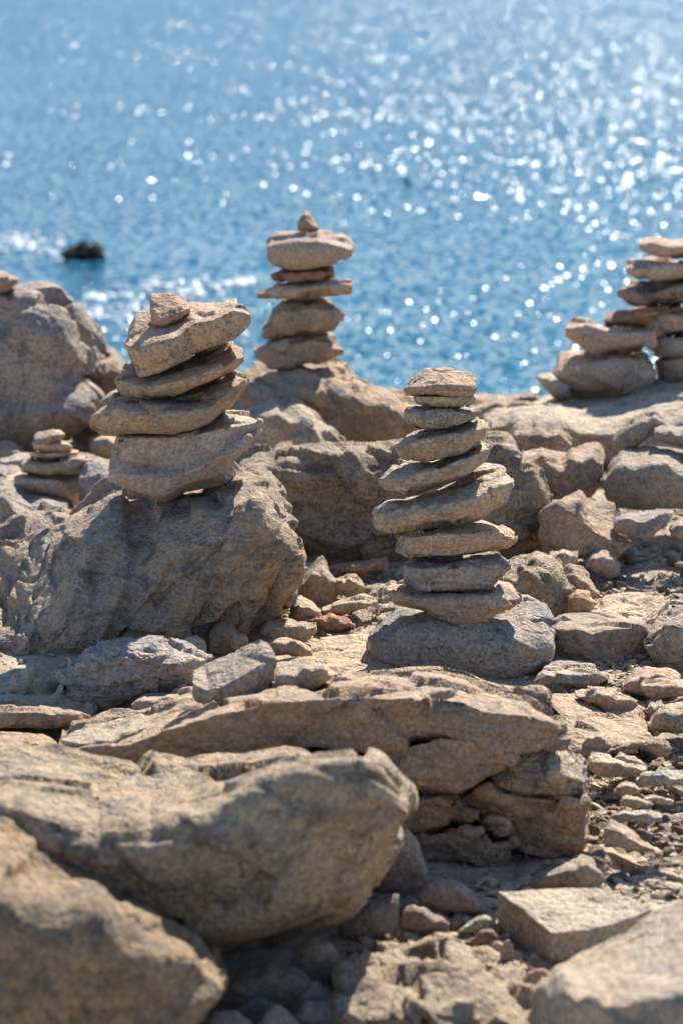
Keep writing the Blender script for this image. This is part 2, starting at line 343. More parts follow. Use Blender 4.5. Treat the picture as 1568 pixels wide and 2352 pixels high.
def rock(name, label, cat, lines, dc, T, mat, group=None, rnd=0.010, bulge=0.06, res=0.0045, seed=None, lump=0.03, facet=0.12, ncell=26,
         strata=0.0, sfreq=70, bed=(0.1, 0.1, 1), crack=0.004, fine=0.0016, chisel=5, tint=(1, 1, 1), taper=0.5, parent=None, slant=0.0, under=0.2, cfreq=1.0, limit=0.035, detail=0):
    """a rock from contour lines (back edge, ridge, ..., foot), each [depth fraction, [(u, v), ...]], the middle of the rock dc metres away, T metres deep"""
    seed = seed if seed is not None else (sum(ord(ch) for ch in label) * 7 + len(label)) % 9973
    if len(lines) == 2 and not isinstance(lines[0][0], (int, float)):      # only top and foot outlines: put the ridge between
        top, bot = lines
        ut = np.linspace(0, 1, 9); tu = np.interp(ut, np.linspace(0, 1, len(top)), [q[0] for q in top]); 
        f = 0.34
        uu = np.linspace(min(top[0][0], bot[0][0]), max(top[-1][0], bot[-1][0]), 9)
        tv = np.interp(uu, [q[0] for q in top], [q[1] for q in top]); bv = np.interp(uu, [q[0] for q in bot], [q[1] for q in bot])
        rs = np.random.RandomState(seed); ff = f + rs.uniform(-0.12, 0.12, 9)
        lines = [[1.0, top], [0.05, list(zip(uu, tv + ff * (bv - tv)))], [0.14, bot]]
    allu = [q[0] for _, l in lines for q in l]
    width = (max(allu) - min(allu)) * dc / F
    nc = int(np.clip(width / res, 14, 420)); s = np.linspace(0, 1, nc)
    w = 1 - taper * np.abs(2 * s - 1) ** 3.0
    rows = []
    for fr, l in lines:
        a = np.array([q[:2] for q in l], float); su = (a[:, 0] - a[0, 0]) / (a[-1, 0] - a[0, 0])
        u, v = np.interp(s, su, a[:, 0]), np.interp(s, su, a[:, 1])
        f_ = np.interp(s, su, [q[2] if len(q) > 2 else fr for q in l])
        d = dc + (f_ - 0.5) * T * w + slant * (s - 0.5)
        rows.append(at(u, v, d))
    top, bot = rows[0], rows[-1]
    k1 = bot.copy(); k1[:, 1] = dc + 0.36 * T * w + slant * (s - .5); k1[:, 2] = bot[:, 2] + under * np.maximum(top[:, 2] - bot[:, 2], 0.0)
    if under < 0:                                                   # foot falls away backwards with the stone it rests on
        a = np.array([q[:2] for q in lines[-1][1]], float); su = (a[:, 0] - a[0, 0]) / (a[-1, 0] - a[0, 0])
        k1 = at(np.interp(s, su, a[:, 0]), np.interp(s, su, a[:, 1]) + 1.5, k1[:, 1])
    k2 = top.copy(); k2[:, 1] += 0.06 * T; k2[:, 2] = top[:, 2] - 0.4 * (top[:, 2] - bot[:, 2])
    rows += [k1, k2]
    G, hide = [], []
    for i in range(len(rows)):
        a, b = rows[i], rows[(i + 1) % len(rows)]
        hid = i >= len(lines) - 1
        n = int(np.clip(np.linalg.norm(a - b, axis=1).mean() / res, 3, 260))
        for t in np.arange(n) / n:
            hide.append(hid)
            q = a + (b - a) * t
            if not hid and i > 0: q = q - np.array([0, 1, 0]) * (bulge * T * math.sin(math.pi * t)) * w[:, None]
            G.append(q)
    G = np.array(G)
    z0, z1 = G[..., 2].min(0), G[..., 2].max(0)
    G = gauss(G, rnd / res, 0, True); G = gauss(G, 0.6 * rnd / res, 1, False)
    a0, a1 = G[..., 2].min(0), G[..., 2].max(0)                    # rounding must not make the rock smaller
    k = np.clip((z1 - z0) / (a1 - a0 + 1e-6), 1, 1.6)
    G[..., 2] = (G[..., 2] - (a0 + a1) / 2) * k + (z0 + z1) / 2
    hide = np.array(hide); keep = ~hide | (np.arange(len(G)) % 3 == 0) | np.roll(~hide, 1) | np.roll(~hide, -1)
    G = G[keep]
    # close the two ends with rounded caps
    for e in (0, -1):
        ring = G[:, e]; c = ring.mean(0); ext = np.linalg.norm(ring - c, axis=1).mean()
        m = max(3, int(ext / res / 1.5)); sg = -1 if e == 0 else 1
        caps = [c + (ring - c) * math.cos(th) + np.array([sg * 0.32 * ext / (1 + ext / 0.05) * math.sin(th), 0, 0]) for th in np.linspace(0, math.pi / 2, m + 1)[1:]]
        caps[-1] = c + (ring - c) * 0.02 + np.array([sg * 0.32 * ext / (1 + ext / 0.05), 0, 0])
        caps = np.stack(caps, 1)
        G = np.concatenate([caps[:, ::-1], G], 1) if e == 0 else np.concatenate([G, caps], 1)
    nv, ncol = G.shape[:2]
    V = G.reshape(-1, 3)
    i = np.arange(nv)[:, None] * ncol + np.arange(ncol - 1)[None]
    j = (np.arange(nv)[:, None] + 1) % nv * ncol + np.arange(ncol - 1)[None]
    Q = np.stack([i, i + 1, j + 1, j], -1).reshape(-1, 4)
    nn = normals(V, Q)
    if ((V - V.mean(0)) * nn).sum() < 0: Q = Q[:, ::-1].copy()
    ends = [np.arange(nv) * ncol, np.arange(nv) * ncol + ncol - 1]
    size = max(np.ptp(V, axis=0))
    V = weather(V, Q, seed, size, lump, facet, ncell, strata, sfreq, bed, crack, fine, chisel, cfreq, 1.1 * res, limit, detail)
    for e, st in zip(ends, (1, -1)):
        r3 = V[e + 3 * st]; m3 = r3.mean(0)
        V[e], V[e + st], V[e + 2 * st] = m3, m3 + (r3 - m3) * 0.33, m3 + (r3 - m3) * 0.67
    base = np.array([V[:, 0].mean(), V[:, 1].mean(), V[:, 2].min()])
    me = mesh_from(name, V - base, Q, M[mat])
    o = bpy.data.objects.new(name, me); C.objects.link(o)
    o.color = (*tint, 1)
    if V[:, 2].max() > 0.075 or 'shelf' in (label or ''): FOOT.append((V[:, 0].min(), V[:, 0].max(), V[:, 1].min(), V[:, 1].max()))
    if parent:
        o.parent = parent; o.location = Vector(base) - parent.location
        if label: o['label'] = label
    else:
        o.location = base; tag(o, label, cat, group)
    return o
def stone(label, top, bot, mat, T=None, dc=None, z=0.0, name='stone', cat='stone', group=None, **kw):
    """a stone from its top and foot outlines, standing on the ground (height z) unless a distance dc is given"""
    vb = max(q[1] for q in bot); um = 0.5 * (bot[0][0] + bot[-1][0])
    wpx = max(q[0] for q in top + bot) - min(q[0] for q in top + bot)
    d0 = dc or ground_d(um, vb, z)
    T = T or 0.62 * wpx * d0 / F
    if dc is None: dc = d0 + T * 0.36
    kw.setdefault('res', 0.006); kw.setdefault('group', group)
    sz = wpx * d0 / F
    kw.setdefault('rnd', 0.035 * sz); kw.setdefault('crack', 0.012 * sz); kw.setdefault('fine', min(0.0016, 0.008 * sz)); kw.setdefault('ncell', 14)
    return rock(name, label, cat, [top, bot], dc, T, mat, **kw)
# ------------------------------------------------------------------ the tall stack right of the middle
GM = 'stones of the tall stack right of the middle'
DM = 6.42
sl = dict(strata=0.0026, sfreq=85, res=0.003, rnd=0.0022, facet=0.085, ncell=24, crack=0.003, chisel=4, lump=0.007, under=-1, bulge=0.03)
def main(label, top, ridge, bot, T=0.19, mat='slate', d=DM, **kw):
    k = dict(sl); k.update(kw); k['tint'] = tuple(a * c for a, c in zip(k.get('tint', (1, 1, 1)), (1.16, 1.10, 1.02)))
    rock('stacked_stone', label, 'stone', [[1.0, top], [0.0, ridge], [0.10, bot]], d, T, mat, GM, **k)
main('dark layered chunk on the very top of the tall stack right of the middle',
     [(931,889),(950,866),(976,847),(1000,849),(1029,845),(1060,851),(1086,858)], [(929,894),(984,886),(1034,888),(1089,889)], [(934,904),(960,907),(1004,905),(1040,910),(1076,913),(1088,903)], T=0.14, tint=(.88,.82,.82), strata=0.005, bed=(0.1,-.1,1))
main('thin flat stone second from the top of the tall stack right of the middle',
     [(949,910),(975,903),(1020,902),(1060,905),(1090,907)], [(949,914),(980,909),(1040,911),(1091,912)], [(956,925),(1004,934),(1054,935),(1088,921)], T=0.14, tint=(1.08,1,.92))
main('speckled grey flat stone third from the top of the tall stack right of the middle',
     [(934,938),(954,928),(1010,931),(1060,935),(1100,940)], [(931,946),(970,941),(1040,944),(1102,944)], [(933,973),(960,982),(1034,981),(1070,968),(1100,949)], T=0.16, mat='grey', strata=0.002)
main('blue-grey stone tilted up to the right, fourth from the top of the tall stack',
     [(916,1018),(930,995),(954,983),(1024,978),(1064,966),(1096,955),(1113,972)], [(914,1026),(974,1014),(1064,998),(1115,984)], [(917,1049),(950,1058),(984,1058),(1064,1035),(1112,1004)], T=0.19, tint=(.9,.92,.95), bed=(-.25,.1,1))
main('layered stone tilted up to the right, fifth from the top of the tall stack',
     [(878,1094),(899,1066),(929,1056),(1000,1052),(1060,1032),(1104,1015),(1118,1030)], [(875,1102),(934,1096),(994,1081),(1064,1058),(1121,1030)], [(881,1124),(905,1131),(929,1132),(984,1115),(1064,1093),(1114,1060)], T=0.21, bed=(-.25,.1,1))
main('widest slab of the tall stack right of the middle, with a rounded right end',
     [(868,1168),(891,1145),(940,1138),(1010,1120),(1060,1090),(1109,1063),(1146,1068),(1172,1098)], [(866,1178),(934,1170),(994,1158),(1064,1150),(1134,1124),(1174,1108)], [(865,1212),(891,1216),(949,1207),(1029,1192),(1044,1199),(1104,1184),(1156,1152),(1172,1122)], T=0.24, tint=(1.12,1.08,1.02), bed=(-.2,.1,1), rnd=0.008)
main('brown-topped flat stone right below the widest slab of the tall stack',
     [(917,1224),(934,1210),(1020,1200),(1104,1187),(1139,1200),(1174,1231)], [(915,1234),(984,1229),(1074,1223),(1124,1215),(1176,1234)], [(916,1262),(934,1273),(1034,1274),(1104,1264),(1162,1252),(1174,1238)], T=0.20)
main('blocky grey stone third from the bottom of the tall stack right of the middle',
     [(931,1292),(951,1275),(1040,1272),(1100,1265),(1146,1260),(1167,1290)], [(930,1300),(984,1307),(1064,1303),(1104,1305),(1169,1297)], [(933,1339),(959,1356),(1034,1354),(1119,1352),(1156,1319),(1166,1305)], T=0.20, mat='grey', strata=0.003, tint=(1.1,1.06,1))
main('wedge-shaped slab lying on the rounded base boulder of the tall stack',
     [(894,1349),(926,1331),(1020,1345),(1100,1340),(1146,1335),(1176,1343),(1196,1374)], [(893,1357),(949,1373),(1034,1378),(1134,1375),(1198,1379)], [(908,1384),(964,1394),(1004,1414),(1054,1436),(1114,1429),(1129,1414),(1174,1394),(1196,1382)], T=0.23, tint=(.95,.93,.97))
rock('boulder', 'rounded grey boulder carrying the tall stack of flat stones right of the middle', 'boulder',
     [[1.0, [(866,1440),(884,1402),(934,1384),(1060,1374),(1150,1364),(1211,1362),(1250,1384),(1268,1422)]],
      [0.10, [(860,1470),(920,1440),(1000,1432),(1100,1440),(1180,1462),(1262,1470)]],
      [0.0, [(857,1500),(940,1480),(1040,1485),(1130,1492),(1210,1506),(1264,1492)]],
      [0.16, [(857,1540),(900,1572),(1000,1582),(1104,1581),(1184,1576),(1229,1563),(1258,1530)]]], 6.48, 0.40, 'grey',
     rnd=0.024, res=0.0034, bulge=0.05, lump=0.02, facet=0.07, ncell=22, crack=0.005, chisel=4, fine=0.002, under=0.1, tint=(1.0,1.0,1.0))
stone('small brown stone wedged under the rounded base boulder of the tall stack', [(1150,1572),(1190,1566),(1225,1566),(1241,1580)], [(1160,1630),(1200,1640),(1240,1632)], 'pink', dc=6.28, T=0.14, rnd=0.008)

# ------------------------------------------------------------------ the leaning stack on the big boulder at left
GL = 'stones of the leaning stack at left'
DL = 6.85
def left(label, lines, T, mat='tan', **kw):
    k = dict(res=0.0032, rnd=0.0026, facet=0.09, ncell=20, strata=0.0016, sfreq=60, crack=0.004, chisel=3, lump=0.007, under=-1, bulge=0.03, bed=(-.3,.1,1)); k.update(kw); k['tint'] = tuple(a * c for a, c in zip(k.get('tint', (1, 1, 1)), (1.12, 1.08, 1.02)))
    rock('stacked_stone', label, 'stone', lines, DL, T, mat, GL, **k)
left('small pitted wedge of stone topping the leaning stack at left',
     [[1.0,[(345,675),(373,671),(400,673),(425,685)]],[0.0,[(349,723),(372,729),(400,719),(437,706)]],[0.08,[(351,746),(372,752),(400,741),(437,720)]]], 0.10, 'pit', tint=(1.12,.98,.9), rnd=0.0015, lump=0.0, facet=0.04)
left('largest angular block of the leaning stack, with a pitted top',
     [[1.0,[(287,780),(295,749),(310,716),(350,703),(430,687),(500,690),(557,693),(571,714)]],
      [0.0,[(289,790),(315,808),(350,791),(410,773),(440,741),(500,732),(537,717),(572,722)]],
      [0.12,[(310,838),(316,868),(328,874),(350,866),(430,825),(490,804),(542,787),(570,758)]]], 0.30, 'pit', rnd=0.006, strata=0, tint=(1.04,1,.98), seed=12)
left('tilted slab under the largest block of the leaning stack at left',
     [[1.0,[(277,862),(282,845),(307,833),(400,825),(480,805),(530,788),(552,802)]],[0.0,[(275,876),(325,888),(400,880),(475,857),(553,820)]],[0.1,[(288,905),(330,915),(350,922),(425,897),(490,870),(532,847),(552,826)]]], 0.27, 'tan', seed=5)
left('broad tilted slab with a rounded left end in the leaning stack',
     [[1.0,[(214,950),(226,923),(262,893),(287,888),(400,885),(480,870),(540,848),(562,868)]],[0.0,[(211,956),(260,942),(350,945),(425,945),(485,937),(530,896),(563,871)]],[0.12,[(214,980),(240,995),(320,992),(400,990),(475,965),(526,925),(556,893)]]], 0.30, 'tan', rnd=0.009, seed=8)
left('bottom block of the leaning stack with a ledge across its face',
     [[1.0,[(272,998),(300,994),(400,988),(470,964),(515,935),(560,944),(599,960)]],[0.18,[(271,1010),(340,1005),(420,1000),(500,985),(560,975),(598,966)]],
      [0.16,[(268,1050),(340,1070),(395,1076),(470,1052),(550,1010),(592,985)]],[0.0,[(242,1082),(300,1092),(395,1092),(450,1077),(545,1032),(588,992)]],[0.10,[(244,1106),(280,1122),(350,1146),(382,1146),(425,1119),(517,1100),(540,1068)]]], 0.30, 'pink', rnd=0.005, bulge=0.01, seed=3)
rock('boulder', 'big fractured grey boulder at left carrying the leaning stack', 'boulder',
     [[1.0,[(-60,1245),(0,1222),(75,1191),(165,1171),(200,1140),(245,1112),(380,1100),(525,1086),(597,1083),(638,1110)]],
      [0.45,[(-60,1330),(75,1280),(190,1200),(260,1150),(380,1128),(470,1112),(545,1098),(610,1096),(655,1140)]],
      [0.08,[(-60,1440),(50,1428),(140,1391),(200,1330),(300,1290),(420,1230),(520,1170),(600,1150),(687,1235)]],
      [0.0,[(-60,1500),(60,1470),(160,1440),(300,1400),(420,1340),(540,1290),(620,1260),(684,1300)]],
      [0.12,[(-60,1580),(100,1575),(300,1550),(470,1515),(545,1500),(610,1440),(668,1420)]]], 6.95, 0.85, 'cliff',
     rnd=0.014, res=0.0042, bulge=0.03, lump=0.012, facet=0.2, ncell=60, detail=170, limit=0.024, strata=0.018, sfreq=21, tint=(.92,.92,.94), bed=(0.8,0.25,-0.5), crack=0.016, fine=0.0032, chisel=0, taper=0.2, seed=21, cfreq=1.6)

# ------------------------------------------------------------------ small stack at far left
GS = 'stones of the small stack at far left'
def small(label, top, ridge, bot, T, mat='pink', d=8.0, **kw):
    k = dict(res=0.006, rnd=0.007, facet=0.08, ncell=10, crack=0.002, chisel=1, lump=0.015, under=-1, tint=(1.3,1.25,1.18)); k.update(kw)
    rock('stacked_stone', label, 'stone', [[1.0, top],[0.0, ridge],[0.1, bot]], d, T, mat, GS, **k)
small('smooth grey pebble on top of the small stack at far left', [(79,1000),(95,987),(120,981),(142,986),(149,995)], [(77,1008),(100,1004),(130,998),(150,996)], [(80,1021),(100,1024),(125,1015),(148,1004)], 0.10, 'grey', tint=(1.2,1.15,1.1))
small('thin stone second from the top of the small stack at far left', [(75,1018),(110,1012),(140,1010),(163,1024)], [(74,1022),(110,1022),(150,1020),(166,1027)], [(78,1028),(110,1036),(150,1037),(165,1032)], 0.10)
small('third stone from the top of the small stack at far left', [(70,1038),(110,1034),(150,1032),(180,1034)], [(68,1043),(110,1042),(150,1040),(181,1038)], [(70,1050),(110,1055),(140,1051),(178,1046)], 0.11)
small('wide pale stone second from the bottom of the small stack at far left', [(51,1058),(70,1048),(110,1050),(150,1044),(185,1042),(204,1052)], [(49,1068),(90,1066),(140,1063),(170,1058),(206,1056)], [(50,1083),(80,1089),(120,1095),(150,1093),(190,1088),(204,1068)], 0.16, 'pale', tint=(.92,.88,.84))
small('bottom slab of the small stack at far left', [(16,1098),(45,1087),(110,1090),(170,1086),(190,1096)], [(14,1105),(60,1104),(120,1106),(170,1108),(192,1100)], [(18,1110),(60,1126),(120,1142),(165,1152),(188,1150)], 0.17)
stone('grey boulder corner at the left edge under the small stack', [(-60,1130),(0,1096),(50,1118),(90,1128),(160,1150),(190,1165)], [(-60,1290),(60,1290),(200,1285)], 'cliff', dc=7.75, T=0.5, name='boulder', cat='boulder', res=0.007, rnd=0.012, facet=0.15, ncell=40)
stone('rounded grey stone right of the small stack at far left', [(185,1080),(200,1056),(230,1052),(252,1072)], [(185,1160),(215,1172),(250,1165)], 'grey', dc=7.9, T=0.16, rnd=0.02, tint=(1.1,1.1,1.1))
stone('flat pale stone behind the top of the small stack', [(0,1058),(40,1045),(110,1044),(160,1050)], [(0,1078),(60,1085),(160,1085)], 'pale', dc=8.4, T=0.2, rnd=0.006)
stone('low tan stone behind the small stack, reaching right to the leaning stack', [(120,1045),(165,1032),(200,1036),(240,1052),(290,1060)], [(120,1090),(200,1100),(290,1100)], 'tan', dc=8.5, T=0.25)
stone('pointed tan stone at the left edge behind the small stack', [(-30,1030),(10,1012),(40,1022),(60,1042)], [(-30,1062),(20,1064),(60,1064)], 'tan', dc=8.6, T=0.2)
stone('grey stone at the left edge beside the small stack', [(-40,1074),(0,1068),(40,1072),(48,1090)], [(-40,1130),(0,1135),(48,1128)], 'grey', dc=8.15, T=0.2, tint=(1.05,1.05,1.1))
rock('boulder', 'large dark weathered boulder at the left edge in front of the sea', 'boulder',
     [[1.0,[(-110,690),(-40,670),(20,662),(65,655),(115,664),(150,690),(175,720),(205,775)]],[0.3,[(-110,720),(0,700),(70,690),(130,710),(170,760),(208,790)]],[0.0,[(-110,830),(0,820),(80,800),(150,800),(212,830)]],[0.1,[(-110,1020),(0,1030),(90,1035),(160,1030),(188,1000)]]], 9.2, 0.75, 'dark',
     rnd=0.02, res=0.006, lump=0.05, facet=0.8, ncell=34, limit=0.06, crack=0.02, fine=0.005, chisel=5, tint=(1.75,1.78,1.8), taper=0.4, seed=44, cfreq=1.3)
rock('boulder', 'crumbling dark rock standing right of the large boulder at left', 'boulder',
     [[1.0,[(186,840),(205,812),(228,802),(255,812),(285,850),(300,880)]],[0.0,[(184,860),(220,850),(260,860),(302,895)]],[0.1,[(180,1010),(220,1030),(270,1030),(310,1010)]]], 9.3, 0.4, 'dark', rnd=0.010, res=0.007, facet=0.5, ncell=30, limit=0.06, crack=0.02, fine=0.005, tint=(1.5,1.45,1.35), taper=0.3)
stone('flat brown stone lying on top of the large boulder at the left edge', [(-60,622),(-20,612),(18,616),(26,630),(40,636)], [(-60,668),(-10,672),(20,664),(38,650)], 'pink', dc=9.1, T=0.25, rnd=0.008, tint=(.9,.8,.75))
stone('rounded brown stone at the foot of the crumbling dark rock', [(205,1012),(225,995),(260,990),(292,1003)], [(205,1048),(245,1056),(292,1050)], 'pink', dc=8.9, T=0.16)

# ------------------------------------------------------------------ stack on the boulder in the middle distance
GB = 'stones of the middle-distance stack before the sea'
def back(label, top, ridge, bot, T, mat='pink', **kw):
    k = dict(res=0.006, rnd=0.006, facet=0.15, ncell=16, crack=0.004, chisel=1, lump=0.025, under=-1, tint=(1.1,1.08,1.05)); k.update(kw)
    rock('stacked_stone', label, 'stone', [[1.0, top],[0.0, ridge],[0.1, bot]], 8.9, T, mat, GB, **k)
back('small upright knob of stone crowning the middle stack before the sea', [(686,508),(694,488),(703,480),(713,487),(727,513)], [(681,518),(697,507),(712,510),(732,520)], [(682,527),(700,531),(720,531),(734,526)], 0.07, 'warm', rnd=0.006, tint=(.9,.85,.8))
back('big rounded block near the top of the middle stack before the sea', [(619,552),(634,528),(690,521),(755,522),(785,533),(806,560)], [(616,568),(680,548),(750,550),(808,570)], [(616,594),(630,606),(665,614),(720,612),(770,602),(803,584)], 0.26, 'pink', tint=(1.05,.98,.92), rnd=0.009)
back('thin dark orange-tipped stone in the middle stack before the sea', [(623,628),(650,616),(720,612),(765,614)], [(622,633),(680,626),(768,622)], [(632,643),(680,646),(740,641),(767,634)], 0.2, 'red', tint=(.95,1.0,1.05), rnd=0.006)
back('longest thin slab of the middle stack before the sea', [(594,666),(640,650),(720,645),(802,643)], [(592,672),(660,662),(730,656),(804,652)], [(594,681),(660,684),(730,678),(802,668)], 0.24, 'pink', rnd=0.006)
back('tan block with a sloping left side in the middle stack', [(612,740),(630,700),(650,686),(720,680),(768,684),(783,712)], [(607,755),(650,716),(720,704),(785,720)], [(607,770),(650,772),(720,764),(765,752),(782,732)], 0.24, 'tan', tint=(1.08,1,.92))
back('bottom stone of the middle stack, pointed to the left', [(587,802),(618,778),(680,768),(750,765),(786,795)], [(584,806),(650,788),(720,782),(787,800)], [(592,818),(620,842),(680,840),(740,826),(784,808)], 0.25, 'tan', tint=(.98,.95,.95))
rock('boulder', 'tan ridged boulder carrying the middle stack before the sea', 'boulder',
     [[1.0,[(520,950),(545,880),(565,850),(600,836),(690,830),(785,834),(830,864),(900,897),(952,920)]],[0.15,[(515,970),(560,890),(620,865),(700,858),(780,868),(850,905),(960,940)]],[0.0,[(515,990),(600,930),(720,920),(830,940),(962,970)]],[0.1,[(515,1080),(700,1090),(965,1080)]]], 8.95, 0.7, 'tan',
     rnd=0.022, res=0.007, facet=0.16, ncell=50, strata=0.008, sfreq=26, detail=120, bed=(0.6,0.2,0.8), crack=0.012, fine=0.004, tint=(.95,.88,.8), taper=0.3)
stone('mottled grey rock below the middle stack, left of the tall stack', [(552,972),(575,925),(620,902),(680,914),(735,955),(776,1005)], [(552,1080),(660,1085),(780,1075)], 'grey', dc=8.35, T=0.4, name='boulder', cat='boulder', res=0.007, facet=0.2, ncell=40, tint=(1.25,1.2,1.1))
rock('boulder', 'wide dark-veined boulder behind the tall stack', 'boulder',
     [[1.0,[(540,1075),(575,1045),(640,1022),(700,1028),(780,1018),(920,1024),(1040,1016),(1115,1006),(1172,1010),(1212,1048),(1240,1120)]],
      [0.1,[(538,1090),(640,1052),(760,1044),(920,1052),(1100,1034),(1185,1040),(1245,1135)]],[0.0,[(540,1150),(700,1130),(900,1120),(1100,1110),(1252,1180)]],[0.1,[(560,1290),(700,1298),(900,1312),(1100,1305),(1256,1272)]]], 7.75, 0.5, 'mottle',
     rnd=0.02, res=0.006, facet=0.16, ncell=50, detail=120, strata=0.004, crack=0.014, fine=0.003, tint=(.95,.9,.85), taper=0.3, seed=61)

# ------------------------------------------------------------------ stack at the right edge and the slab below it
GR = 'stones of the stack at the right edge'
def right(label, top, ridge, bot, T=0.26, mat='pink', d=9.5, **kw):
    k = dict(res=0.006, rnd=0.007, facet=0.14, ncell=14, crack=0.004, chisel=1, lump=0.025, under=-1); k.update(kw); k['tint'] = tuple(1.15 * c for c in k.get('tint', (1, 1, 1)))
    rock('stacked_stone', label, 'stone', [[1.0, top],[0.0, ridge],[0.1, bot]], d, T, mat, GR, **k)
right('top flat stone of the stack at the right edge', [(1468,556),(1480,547),(1540,548),(1610,552)], [(1466,562),(1500,560),(1560,562),(1612,564)], [(1470,570),(1500,580),(1520,586),(1580,588),(1612,584)], 0.22)
right('second stone from the top of the right-edge stack', [(1438,606),(1450,594),(1520,590),(1630,592)], [(1436,614),(1500,612),(1560,608),(1632,610)], [(1442,630),(1465,642),(1560,640),(1632,636)], 0.26)
right('dark ragged slab third from the top of the right-edge stack', [(1424,660),(1440,652),(1520,646),(1630,640)], [(1421,668),(1500,664),(1632,656)], [(1424,688),(1440,698),(1520,696),(1632,684)], 0.26, 'dark', strata=0.006, sfreq=50, tint=(1.25,1.2,1.15), rnd=0.006)
right('brown slab slanting down to the left in the right-edge stack', [(1388,736),(1412,714),(1470,700),(1560,696)], [(1386,740),(1430,726),(1500,712),(1562,704)], [(1390,743),(1440,742),(1500,742),(1560,722)], 0.24, 'red', tint=(1.15,1.3,1.3), rnd=0.006)
right('grey-brown block at the right edge resting on a shorter block', [(1481,722),(1520,710),(1570,700),(1640,694)], [(1479,732),(1540,726),(1642,716)], [(1482,770),(1520,768),(1570,758),(1642,752)], 0.26, 'pink', tint=(.9,.85,.82))
right('long tan slab jutting out to the left of the right-edge stack', [(1300,745),(1320,731),(1350,734),(1385,744),(1450,750),(1502,748)], [(1296,752),(1330,744),(1400,760),(1504,762)], [(1300,768),(1330,782),(1360,806),(1420,808),(1500,792)], 0.2, 'pink', d=9.4, rnd=0.014)
right('short block at the right edge under the grey-brown block', [(1498,775),(1540,768),(1640,760)], [(1496,782),(1560,778),(1642,772)], [(1502,812),(1520,822),(1580,816),(1642,812)], 0.24, 'pink', tint=(.85,.82,.82))
right('large rounded base stone at left of the right-edge stack', [(1270,860),(1285,815),(1310,797),(1380,800),(1470,806),(1492,825)], [(1266,870),(1320,830),(1400,826),(1495,840)], [(1272,892),(1320,905),(1400,902),(1495,890)], 0.3, 'pink', d=9.45, rnd=0.02)
right('pale knobbly stone at the left foot of the right-edge stack', [(1230,860),(1250,852),(1275,858),(1300,880)], [(1229,866),(1260,868),(1306,890)], [(1240,880),(1270,910),(1310,912)], 0.16, 'pale', d=9.35, rnd=0.012)
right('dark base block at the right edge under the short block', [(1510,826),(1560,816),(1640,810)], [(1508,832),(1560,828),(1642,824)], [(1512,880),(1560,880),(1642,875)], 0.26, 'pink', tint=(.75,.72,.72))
stone('small white stone lying on the big slab by the right-edge stack', [(1471,856),(1480,846),(1495,848),(1503,858)], [(1471,870),(1485,874),(1502,868)], 'pale', dc=9.2, T=0.05, group=None, rnd=0.006)
rock('flat_rock', 'big grey sloping slab under the stack at the right edge', 'slab',
     [[1.0,[(1130,955),(1145,940),(1234,916),(1359,888),(1484,866),(1568,842),(1680,818)]],[0.12,[(1126,962),(1180,948),(1234,948),(1284,953),(1334,974),(1434,966),(1568,936),(1680,925)]],[0.0,[(1124,985),(1200,985),(1284,1000),(1360,1010),(1480,1000),(1680,990)]],[0.1,[(1122,1040),(1250,1050),(1400,1060),(1680,1060)]]], 9.15, 0.95, 'grey',
     rnd=0.012, res=0.007, facet=0.05, ncell=40, limit=0.015, strata=0.008, sfreq=30, bed=(0.15,0,1), crack=0.006, fine=0.004, tint=(1.42,1.4,1.34), taper=0.15, seed=71)
stone('low tan rock shelf at the water edge behind the tall stack', [(1080,915),(1110,904),(1180,903),(1240,908)], [(1080,1010),(1160,1020),(1245,1010)], 'tan', dc=9.5, T=0.5, name='flat_rock', cat='slab', res=0.008)
stone('dark low stone at the water edge left of the right-edge stack', [(1180,912),(1205,903),(1235,902),(1250,912)], [(1180,930),(1215,934),(1250,930)], 'dark', dc=9.6, T=0.25, tint=(1.5,1.4,1.3))
stone('rusty-topped stone in front of the big sloping slab', [(1162,1002),(1185,968),(1230,957),(1280,962),(1305,985),(1309,1005)], [(1162,1050),(1240,1060),(1309,1050)], 'dark', dc=8.35, T=0.22, tint=(1.7,1.6,1.5), facet=0.2)
stone('squarish tan block with a sunlit rim right of the tall stack', [(1197,1026),(1240,1022),(1300,1030),(1330,1018),(1372,1017),(1381,1032)], [(1215,1120),(1260,1148),(1350,1148),(1376,1110)], 'warm', dc=7.95, T=0.26, name='boulder', cat='boulder', rnd=0.016, tint=(.98,.95,.95))
stone('oblong pale stone tipped up against the big sloping slab', [(1408,1010),(1425,975),(1470,945),(1505,939),(1523,962)], [(1408,1026),(1430,1045),(1470,1030),(1523,985)], 'pale', dc=8.05, T=0.13, rnd=0.016, tint=(.85,.83,.82))
stone('flat tan stone at the right edge on the rounded grey boulder', [(1503,985),(1530,975),(1590,976),(1640,980)], [(1503,1012),(1560,1024),(1640,1022)], 'tan', dc=7.95, T=0.2, rnd=0.01)
stone('large rounded grey boulder at the right edge', [(1392,1085),(1410,1045),(1440,1026),(1500,1020),(1580,1024),(1680,1040)], [(1388,1130),(1410,1165),(1500,1180),(1680,1185)], 'tan', dc=7.85, T=0.4, name='boulder', cat='boulder', rnd=0.03, facet=0.05, crack=0.002, res=0.0065, tint=(.9,.93,.95))
rock('boulder', 'triangular tan block with a sunlit notched shoulder right of the tall stack', 'boulder',
     [[1.0,[(1246,1165),(1290,1145),(1335,1130),(1350,1150),(1408,1160),(1412,1200),(1444,1236)]],[0.1,[(1244,1180),(1290,1152),(1330,1140),(1345,1190),(1370,1210),(1410,1235),(1446,1246)]],[0.0,[(1246,1230),(1300,1215),(1345,1215),(1390,1240),(1446,1252)]],[0.1,[(1250,1275),(1320,1300),(1400,1298),(1440,1262)]]], 7.5, 0.28, 'warm', rnd=0.007, res=0.005, facet=0.12, ncell=26, tint=(.98,.95,.95))
